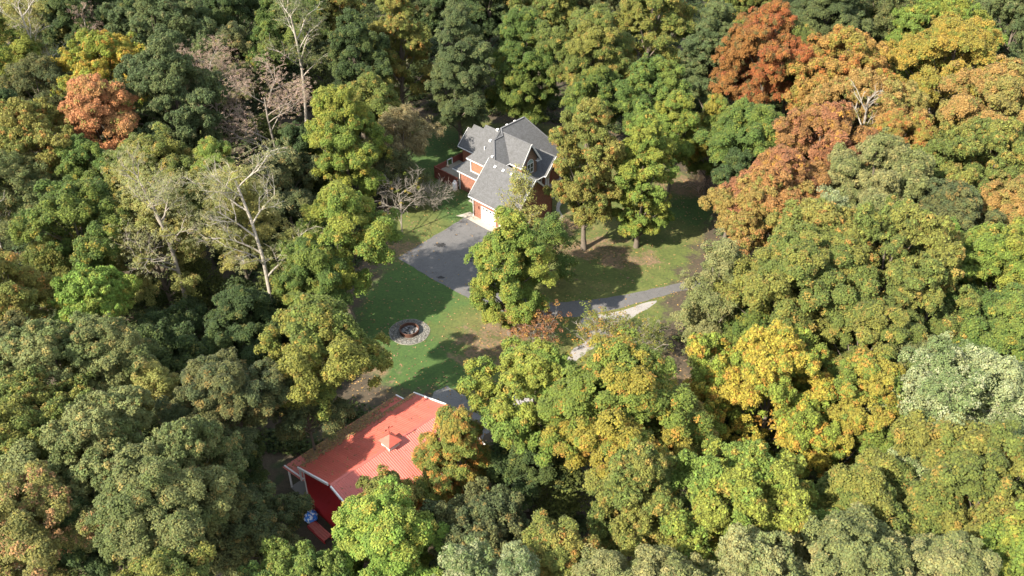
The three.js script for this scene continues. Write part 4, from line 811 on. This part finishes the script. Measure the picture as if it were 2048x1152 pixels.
tree('oak_tree', [-50, 640, 100, 790], 16, 'oak', 'do', 'dark olive tree on the left edge beside the pale grey-olive one');
tree('hickory_tree', [-50, 510, 76, 690], 20, 'oak', 'og', 'yellow-olive sunlit treetop on the left edge below the forked white trunks');
tree('elm_tree', [122, 540, 256, 664], 16, 'maple', 'li', 'vivid lime-green low tree in a gap of the left woods');
tree('elm_tree', [40, 480, 170, 620], 15, 'loose', 'ol', 'loose olive tree left of the vivid lime-green one');
tree('maple_tree', [420, 580, 556, 740], 12, 'maple', 'dg', 'dark green understorey tree between the two white-trunked trees');
tree('maple_tree', [548, 480, 706, 690], 14, 'maple', 'mg', 'mid green tree right of the leaning white trunk');
tree('oak_tree', [200, 640, 420, 800], 10, 'oak', 'dg', 'low dark tree under the left white-trunked tree');

// pale, thin-leaved trees with visible trunks on the left
open('sycamore_tree', [388, 668], 25, 6.5, 'thin-leaved tree with pale grey trunk and forked limbs in the left woods', { bark: M.greyBark, palette: 'pg', leaves: 1200, size: 0.28, set: 'fine', depth: 4, spread: 0.85, lean: [-0.06, 0.02], first: 0.3 });
open('sycamore_tree', [548, 660], 25, 7, 'tall leaning white-trunked tree with bare right-hand branch', { bark: M.paleBark, palette: 'pg', leaves: 1150, size: 0.28, set: 'fine', depth: 4, spread: 0.8, lean: [-0.05, 0], first: 0.36 });
open('sycamore_tree', [20, 560], 23, 6.5, 'pale forked trunks with thin leaves on the left edge', { bark: M.paleBark, palette: 'gr', leaves: 1300, size: 0.3, set: 'fine', depth: 4, spread: 0.7, stems: 2, first: 0.3, lean: [-0.04, 0] });
tree('hickory_tree', [226, 352, 402, 620], 20, 'loose', 'py', 'pale yellow thin-leaved tree behind the left pale trunk');
tree('hickory_tree', [396, 340, 560, 560], 20, 'loose', 'py', 'pale yellow-green wispy tree behind the leaning white trunk');
tree('oak_tree', [72, 366, 248, 560], 20, 'oak', 'mg', 'mid green oak between the forked trunks and the pale yellow tree');
open('sycamore_tree', [614, 262], 24, 6.2, 'silvery thin tree with a straight white trunk above the bare brown trees', { bark: M.paleBark, palette: 'gr', leaves: 2000, size: 0.28, set: 'fine', depth: 4, spread: 0.75, first: 0.42 });
open('sycamore_tree', [146, 260], 25, 6.5, 'pale tree with a slanting white trunk in the upper left woods', { bark: M.paleBark, palette: 'py', leaves: 1150, size: 0.28, set: 'fine', depth: 4, spread: 0.8, first: 0.4, lean: [-0.12, 0] });
open('bare_tree', [455, 330], 19, 7.5, 'wide leafless pinkish-brown tree in the upper left, left of its pair', { bark: M.greyBark, twigs: M.twig, palette: 'pb', leaves: 1600, size: 0.24, set: 'fine', depth: 4, spread: 1.0, first: 0.35 });
open('bare_tree', [560, 380], 18, 7.5, 'wide leafless pinkish-brown tree in the upper left, right of its pair', { bark: M.greyBark, twigs: M.twig, palette: 'pb', leaves: 1600, size: 0.24, set: 'fine', depth: 4, spread: 1.0, first: 0.35 });
open('bare_tree', [215, 205], 18, 4.5, 'small brown leafless tree behind the gold maple', { bark: M.greyBark, twigs: M.twig, palette: 'pb', leaves: 400, size: 0.3, set: 'fine', depth: 4, spread: 0.8 });

// upper left woods
tree('maple_tree', [142, 78, 290, 220], 20, 'maple', 'ye', 'golden yellow maple in the upper left, behind the orange tree');
tree('maple_tree', [138, 162, 268, 318], 22, 'oak', 'pk', 'salmon-orange tree in the upper left in front of the golden maple');
tree('oak_tree', [246, 98, 430, 345], 24, 'maple', 'bg', 'tall blue-green tree right of the salmon-orange one');
tree('oak_tree', [240, -20, 420, 190], 24, 'maple', 'bg', 'large cool-green tree at the top behind the tall blue-green one');
tree('oak_tree', [408, 58, 530, 210], 18, 'maple', 'do', 'rounded dark olive tree above the bare brown trees');
tree('oak_tree', [390, -60, 540, 100], 22, 'oak', 'dg', 'dark clumpy tree at the top edge above the rounded dark olive one');
tree('maple_tree', [536, -60, 664, 110], 22, 'maple', 'mg', 'bright mid-green tree at the top edge above the silvery thin tree');
tree('hickory_tree', [636, -50, 716, 90], 21, 'loose', 'og', 'gold-flecked dark tree at the top edge right of the bright mid-green one');
tree('oak_tree', [498, 50, 576, 150], 18, 'maple', 'mg', 'small green treetop left of the silvery thin tree');
tree('hickory_tree', [-60, -60, 122, 120], 23, 'loose', 'py', 'pale yellow-green tree in the top left corner');
tree('maple_tree', [-80, 40, 66, 230], 22, 'oak', 'yg', 'green tree with yellow tips on the left edge below the corner');
tree('oak_tree', [104, -50, 256, 120], 22, 'oak', 'dg', 'dark green oak at the top between the pale corner tree and the cool-green one');
tree('oak_tree', [30, 120, 160, 260], 18, 'loose', 'do', 'dark loose-leaved tree around the slanting white trunk');
tree('oak_tree', [-60, 190, 70, 330], 18, 'oak', 'dg', 'dark green tree on the left edge under the yellow-tipped one');
tree('oak_tree', [-20, 210, 158, 370], 20, 'oak', 'og', 'olive tree with gold highlights left of the salmon-orange tree');
tree('oak_tree', [126, 282, 232, 400], 17, 'oak', 'mg', 'green tree below the salmon-orange one');
tree('oak_tree', [212, 270, 404, 440], 19, 'oak', 'ol', 'olive-green tree below the tall blue-green one');
tree('maple_tree', [390, 280, 460, 380], 19, 'maple', 'yg', 'slim yellow tree below the bare brown trees');
tree('oak_tree', [-50, 320, 110, 470], 17, 'loose', 'gr', 'greyish loose tree on the left edge behind the forked trunks');
tree('oak_tree', [500, 300, 640, 440], 13, 'oak', 'do', 'low dark brown-green tree below the right bare brown tree');
tree('oak_tree', [560, 250, 660, 420], 14, 'oak', 'dg', 'dark tree in the shade left of the tall yellow-green one');

// behind the house
tree('maple_tree', [736, -30, 858, 226], 25, 'oak', 'og', 'tall golden-olive column of a tree behind the lawn, left of the dark tall one', { base: [802, 240] });
tree('oak_tree', [858, 10, 980, 290], 26, 'maple', 'bg', 'tall dark green tree rising straight behind the house', { base: [924, 292] });
tree('maple_tree', [980, 20, 1112, 260], 25, 'maple', 'mg', 'tall mid-green tree behind the house ridge', { base: [1050, 268] });
tree('oak_tree', [660, 30, 764, 200], 22, 'oak', 'dg', 'dark green tree left of the golden-olive column');
tree('maple_tree', [690, 150, 800, 262], 15, 'maple', 'ol', 'low olive tree below the golden-olive column');
tree('oak_tree', [840, -80, 950, 110], 23, 'oak', 'dg', 'dark treetop at the top edge behind the tall dark green tree');
tree('maple_tree', [1016, -70, 1150, 110], 24, 'maple', 'ol', 'sunlit yellow-green treetop at the top edge behind the house ridge tree');
tree('oak_tree', [920, -60, 1030, 120], 22, 'oak', 'dg', 'dark green treetop at the top edge between the two tall house trees');
tree('oak_tree', [1110, 20, 1260, 220], 24, 'oak', 'ol', 'green tree behind and right of the house with loose olive clumps');
tree('maple_tree', [1136, 140, 1242, 262], 17, 'maple', 'mg', 'lower bright green tree right of the house ridge');
tree('oak_tree', [1222, -40, 1390, 180], 24, 'oak', 'ol', 'wide olive treetop at the top edge right of centre');
tree('oak_tree', [1126, -80, 1240, 80], 23, 'oak', 'do', 'dark olive treetop at the top edge left of the wide olive one');
tree('oak_tree', [1230, 120, 1372, 290], 20, 'maple', 'mg', 'green tree behind the tall light green lawn tree');
tree('oak_tree', [754, -90, 860, 60], 23, 'oak', 'do', 'dark olive treetop at the top edge behind the golden-olive column');

// upper right woods
tree('maple_tree', [1444, 24, 1606, 236], 24, 'oak', 'rd', 'red-brown tree in the upper right, reddest of all');
tree('maple_tree', [1586, 62, 1786, 214], 22, 'maple', 'or', 'orange-gold tree right of the red-brown one');
tree('maple_tree', [1774, 48, 1992, 240], 23, 'maple', 'gd', 'broad gold-orange tree near the top right');
tree('maple_tree', [1636, 148, 1778, 290], 20, 'maple', 'ta', 'tan-orange tree in front of the orange-gold one');
tree('maple_tree', [1764, 172, 1850, 280], 19, 'maple', 'ta', 'small tan tree below the broad gold-orange one');
tree('oak_tree', [1546, 208, 1750, 372], 20, 'oak', 'rb', 'dull reddish tree with white dead branches sticking out');
tree('maple_tree', [1732, 226, 1840, 320], 18, 'maple', 'or', 'small vivid orange tree right of the white dead branches');
tree('oak_tree', [1664, 270, 1850, 440], 21, 'oak', 'lg', 'pale olive rounded tree below the vivid orange one');
tree('maple_tree', [1900, 138, 2090, 320], 22, 'maple', 'ta', 'tan-orange tree on the right edge below the broad gold-orange one');
tree('oak_tree', [1836, 248, 2090, 440], 20, 'oak', 'ol', 'olive tree with rusty tips on the right edge');
tree('maple_tree', [1434, 344, 1612, 526], 18, 'oak', 'ob', 'orange-brown tree at the right border of the lawn');
tree('oak_tree', [1470, 290, 1640, 430], 19, 'oak', 'rb', 'rust-brown tree just behind the orange-brown lawn-border tree');
tree('maple_tree', [1384, 196, 1466, 366], 16, 'maple', 'go', 'golden-green tree at the edge of the sunlit bare soil');
tree('maple_tree', [1304, 190, 1396, 330], 18, 'maple', 'yg', 'lime-tinted tree left of the golden-green one');
tree('oak_tree', [1426, 210, 1586, 360], 18, 'maple', 'mg', 'green rounded tree below the red-brown one');
tree('oak_tree', [1430, 300, 1510, 400], 14, 'oak', 'dg', 'small dark green tree between the golden-green and rust-brown trees');
tree('oak_tree', [1368, 20, 1476, 230], 23, 'oak', 'bg', 'dark blue-green tree left of the red-brown one');
tree('oak_tree', [1586, -30, 1716, 110], 22, 'oak', 'bg', 'cool green treetop at the top edge behind the orange-gold tree');
tree('oak_tree', [1540, 60, 1640, 210], 21, 'oak', 'ol', 'olive tree wedged between the red-brown and orange-gold trees');
tree('maple_tree', [1410, -70, 1560, 80], 22, 'oak', 'ol', 'olive-green treetop at the top edge above the red-brown tree');
tree('oak_tree', [1708, -50, 1830, 110], 22, 'loose', 'gr', 'greyish green treetop at the top edge with pale stems');
tree('maple_tree', [1800, -10, 1968, 110], 21, 'maple', 'yg', 'yellow-green tree at the top behind the broad gold-orange one');
tree('oak_tree', [1950, -40, 2100, 190], 22, 'oak', 'bg', 'hazy blue-green tree in the top right corner');
tree('oak_tree', [1812, -90, 1960, 40], 21, 'oak', 'bg', 'blue-green treetop at the top edge left of the corner one');
open('sycamore_tree', [1992, 120], 22, 4.5, 'thin grey-stemmed tree in the top right corner', { bark: M.greyBark, palette: 'gr', leaves: 300, size: 0.5, set: 'fine', depth: 4, spread: 0.6 });
open('dead_tree', [1680, 430], 22, 4.6, 'dead tree with whitish bare branches above the dull reddish crown', { bark: M.paleBark, twigs: M.paleBark, depth: 3, spread: 0.6, first: 0.6 });

// right-hand woods
tree('oak_tree', [1476, 470, 1700, 720], 22, 'oak', 'ol', 'big yellow-olive oak right of the lawn, left of its twin crown');
tree('oak_tree', [1640, 410, 1916, 660], 23, 'oak', 'ol', 'big yellow-olive oak in the right woods, right twin crown');
tree('oak_tree', [1540, 404, 1730, 580], 22, 'oak', 'og', 'yellow-olive treetop with rusty flecks behind the twin oaks');
tree('oak_tree', [1622, 590, 1860, 790], 19, 'oak', 'ol', 'lower yellow-olive tree in front of the twin oaks');
tree('oak_tree', [1360, 476, 1500, 752], 19, 'loose', 'lg', 'grey-green oak with whitish limbs at the right end of the driveway', { bark: M.greyBark });
tree('oak_tree', [1440, 620, 1560, 780], 13, 'oak', 'mg', 'green lower tree between the grey-green oak and the yellow maple');
tree('poplar_tree', [1600, 384, 1710, 500], 20, 'loose', 'si', 'silvery treetop behind the twin oaks, left of its pair', { bark: M.paleBark });
tree('poplar_tree', [1692, 390, 1800, 490], 20, 'loose', 'lg', 'grey-silver treetop behind the twin oaks, right of its pair', { bark: M.paleBark });
tree('oak_tree', [1796, 366, 1990, 510], 18, 'oak', 'do', 'dark green tree right of the silvery treetops');
tree('maple_tree', [1960, 356, 2090, 490], 18, 'oak', 'ta', 'brownish-orange tree on the right edge beside the fallen trunk');
tree('elm_tree', [1838, 450, 1940, 560], 17, 'maple', 'li', 'vivid yellow-lime treetop right of the twin oaks');
tree('oak_tree', [1884, 450, 2100, 690], 20, 'oak', 'yg', 'green-yellow tree on the right edge below the fallen trunk');
tree('oak_tree', [1890, 590, 2100, 830], 18, 'oak', 'mg', 'mid green tree on the right edge above the silvery one');
tree('maple_tree', [1412, 656, 1660, 960], 19, 'maple', 'ye', 'bright yellow-orange maple in the lower right');
tree('maple_tree', [1616, 708, 1800, 970], 18, 'maple', 'go', 'orange-tipped maple joined to the right side of the bright yellow one');
tree('poplar_tree', [1740, 676, 1900, 820], 16, 'loose', 'lg', 'small grey-silver tree above the orange-tipped maple');
tree('poplar_tree', [1790, 686, 2080, 950], 21, 'loose', 'si', 'large silvery pale green tree on the right edge', { bark: M.paleBark });
tree('hickory_tree', [1820, 860, 2100, 1140], 20, 'oak', 'ol', 'yellow-olive tree with orange flecks in the lower right below the silvery one');
tree('hickory_tree', [1640, 940, 1850, 1110], 17, 'oak', 'ol', 'green-yellow tree below the orange-tipped maple');
tree('hickory_tree', [1350, 890, 1624, 1150], 20, 'oak', 'yg', 'yellow-speckled green tree below the bright yellow maple');
tree('oak_tree', [1400, 1070, 1610, 1230], 20, 'oak', 'lg', 'grey-olive treetop at the bottom edge below the yellow-speckled tree');
tree('oak_tree', [1582, 1062, 1840, 1240], 20, 'oak', 'lg', 'wide grey-olive treetop at the bottom edge, right of centre');
tree('oak_tree', [1826, 1080, 1990, 1230], 19, 'oak', 'lg', 'grey-olive treetop at the bottom edge near the right corner');
tree('hickory_tree', [1950, 1040, 2120, 1230], 19, 'oak', 'yg', 'yellow-green treetop in the bottom right corner');
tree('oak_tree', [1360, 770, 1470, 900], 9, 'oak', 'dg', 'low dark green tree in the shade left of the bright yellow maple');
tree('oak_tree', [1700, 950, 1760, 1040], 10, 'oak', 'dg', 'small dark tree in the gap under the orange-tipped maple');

// fallen trunk among the trees on the right
{
  const p = ground(2000, 470, 11), t = thing('fallen_trunk', 'pale broken trunk slanting among the trees on the right edge', 'trunk', [p.x, 0, p.z]);
  const R = RNG(5), L = new Limbs(); L.add(limbPath(R, V(-2.2, 7.5, 1.6), V(1.6, 14, -1.4), 0.03, 6), taper(0.34, 0.26, 6), 9); L.add(limbPath(R, V(0.2, 11.5, 0), V(1.5, 12.3, 1.6), 0.05, 3), taper(0.1, 0.04, 3), 5);
  part('trunk', L.build(), M.paleBark, t);
  const S = new Limbs(); S.add(limbPath(R, V(-4.2, -0.1, 3.4), V(-2.2, 7.5, 1.6), 0.03, 6), taper(0.48, 0.34, 6), 9); part('stump', S.build(), M.greyBark, t);
}

// ---------------------------------------------------------------- ground cover and litter
{
  const padC = ground(912, 806), R = RNG(301), list = [], col = new THREE.Color();
  for (let k = 0; k < 8000; k++) {
    const x = -110 + R() * 230, z = -55 - R() * 190, p = V(x, 0, z);
    if (inside(p, lawnRing) || edgeDistance(p, LAWN) < 1.5) continue;
    if (p.distanceTo(padC) < 7.5) continue;
    const hl = p.clone(); hl.x -= BO.x; hl.z -= BO.z; const a = hl.x * Math.cos(BYAW) - hl.z * Math.sin(BYAW), b = -hl.x * Math.sin(BYAW) - hl.z * Math.cos(BYAW);
    if (a > -4 && a < 16 && b > -12 && b < 5.5) continue;
    const n = 5 + Math.floor(R() * 8), r = 0.8 + R() * 1.2, tone = R();
    for (let j = 0; j < n; j++) {
      const q = R() * 6.28, d = Math.sqrt(R()) * r, s = 0.5 + 0.5 * R();
      const m = 0.8 + 0.4 * R(); col.setRGB(lerp(0.03, 0.07, tone) * m, lerp(0.055, 0.085, tone) * m, 0.018 * m);
      Q.setFromAxisAngle(UP, R() * 6.28);
      list.push({ p: V(x + Math.cos(q) * d, 0.15 + (1 - d / r) * r * 0.9 * R(), z + Math.sin(q) * d), q: Q.clone(), s: V(s, s * 0.8, s), c: col.clone() });
    }
  }
  // taller thickets fill the shade between the trunks
  const spots = [];
  for (let k = 0; k < 5000 && spots.length < 260; k++) {
    const p = V(-95 + R() * 210, 0, -60 - R() * 170); if (Math.abs(p.x) > Math.abs(p.z) * 0.62 + 6) continue;
    if (inside(p, lawnRing) || edgeDistance(p, LAWN) < 7) continue;
    const hx = p.x - BO.x, hz = p.z - BO.z, a = hx * Math.cos(BYAW) - hz * Math.sin(BYAW), b = -hx * Math.sin(BYAW) - hz * Math.cos(BYAW);
    if ((a > -9 && a < 19 && b > -15 && b < 9) || spots.some((q) => q.distanceTo(p) < 5.2)) continue;
    spots.push(p);
    const H = 4 + R() * 5, rx = 2.2 + R() * 1.4, tone = R(), n = Math.round(rx * H * 9);
    for (let j = 0; j < n; j++) {
      const h = R(), q = R() * 6.28, w = rx * Math.sin(Math.PI * (0.15 + 0.8 * h)) * (0.55 + 0.5 * R()) * (1 + 0.4 * noise(Math.cos(q) * 1.6 + k, h * 4, Math.sin(q) * 1.6)), m = 0.8 + 0.5 * R(), s = 0.45 + 0.3 * R();
      col.setRGB(lerp(0.035, 0.085, tone) * m, lerp(0.062, 0.1, tone) * m, 0.02 * m); Q.setFromAxisAngle(UP, R() * 6.28);
      list.push({ p: V(p.x + Math.cos(q) * w, 0.4 + h * H, p.z + Math.sin(q) * w), q: Q.clone(), s: V(s, s * 0.85, s), c: col.clone() });
    }
  }
  const im = new THREE.InstancedMesh(CLUMPS.airy[2], M.leaf, list.length);
  list.forEach((c, i) => { im.setMatrixAt(i, MX.compose(c.p, c.q, c.s)); im.setColorAt(i, c.c); });
  im.name = 'undergrowth'; im.userData = { label: 'dark green undergrowth on the woodland floor between the trees', category: 'undergrowth', kind: 'stuff' }; shade(im); scene.add(im);
  copies += list.length;
}
{
  // fallen leaves: on the lawn, thick on the lean-to roof and along the barn eave
  const R = RNG(303), g = new THREE.BufferGeometry(), list = [], col = new THREE.Color();
  g.setAttribute('position', new THREE.Float32BufferAttribute([-1, 0, 0, 0, 0.25, 0.7, 1, 0.05, 0, -1, 0, 0, 1, 0.05, 0, 0, 0.25, -0.7], 3)); g.computeVertexNormals();
  const add = (p, s) => { const t = R(), m = 0.7 + 0.6 * R(); col.setRGB(lerp(0.14, 0.25, t) * m, lerp(0.085, 0.16, t) * m, lerp(0.035, 0.065, R()) * m); Q.setFromAxisAngle(V(R() - 0.5, 2, R() - 0.5).normalize(), R() * 6.28); list.push({ p, q: Q.clone(), s: V(s, s, s), c: col.clone() }); };
  for (let k = 0; k < 42000; k++) {
    const p = V(-42 + R() * 84, 0.04, -164 + R() * 106), inl = inside(p, lawnRing); if (!inl && (edgeDistance(p, LAWN) > 9 || R() < 0.3)) continue;
    let w = inl ? 0 : 0.5; w += 0.16 + 0.3 * smooth(fbm(p.x * 0.2, p.z * 0.2, 2, 9), -0.2, 0.5);
    for (const q of bare) w = Math.max(w, 1.3 - Math.hypot((p.x - q.p.x) / q.a, (p.z - q.p.z) / q.b) * 0.8);
    const dd = edgeDistance(p, DRIVE); if (inside(p, DRIVE)) w *= dd < 0.5 ? 0.9 : 0.22; else if (dd < 0.45) w += 0.4;
    if (R() < w) add(p, 0.075 + 0.1 * R());
  }
  for (let k = 0; k < 3600; k++) {
    const a = 0.1 + R() * 14.2, b = 0.2 + Math.pow(R(), 0.55) * 3.3, far = smooth(a, 8.5, 12), cover = smooth(b, 1.2 + far, 2.7 + 0.8 * far) * (a < 1.9 ? 0.1 : 1) + (b < 0.45 ? 0.4 : 0);
    if (R() > cover * (1 - 0.55 * smooth(a, 9, 13))) continue;
    add(barnToWorld(a, b, 3.88 - (b / 3.5) * 0.71 + 0.08), 0.08 + 0.07 * R());
  }
  for (let k = 0; k < 900; k++) { const a = R() * 14.4, b = 0.32 - Math.pow(R(), 2.2) * 0.7; add(barnToWorld(a, b, 5.66 + (0.3 - b) * 0.34 + 0.06), 0.06 + 0.06 * R()); }
  for (let k = 0; k < 90; k++) { const a = R() * 14, b = -R() * 9; add(barnToWorld(a, b, 7.5 - 0.341 * Math.abs(b + 5.1) + 0.06), 0.07 + 0.05 * R()); }
  const im = new THREE.InstancedMesh(g, M.litterLeaf, list.length);
  list.forEach((c, i) => { im.setMatrixAt(i, MX.compose(c.p, c.q, c.s)); im.setColorAt(i, c.c); });
  im.name = 'fallen_leaves'; im.userData = { label: 'brown fallen leaves on the lawn and thick on the lean-to roof', category: 'fallen leaves', kind: 'stuff' }; shade(im); scene.add(im);
  copies += list.length;
}
console.log('instanced copies', copies);
renderer.render(scene, camera);
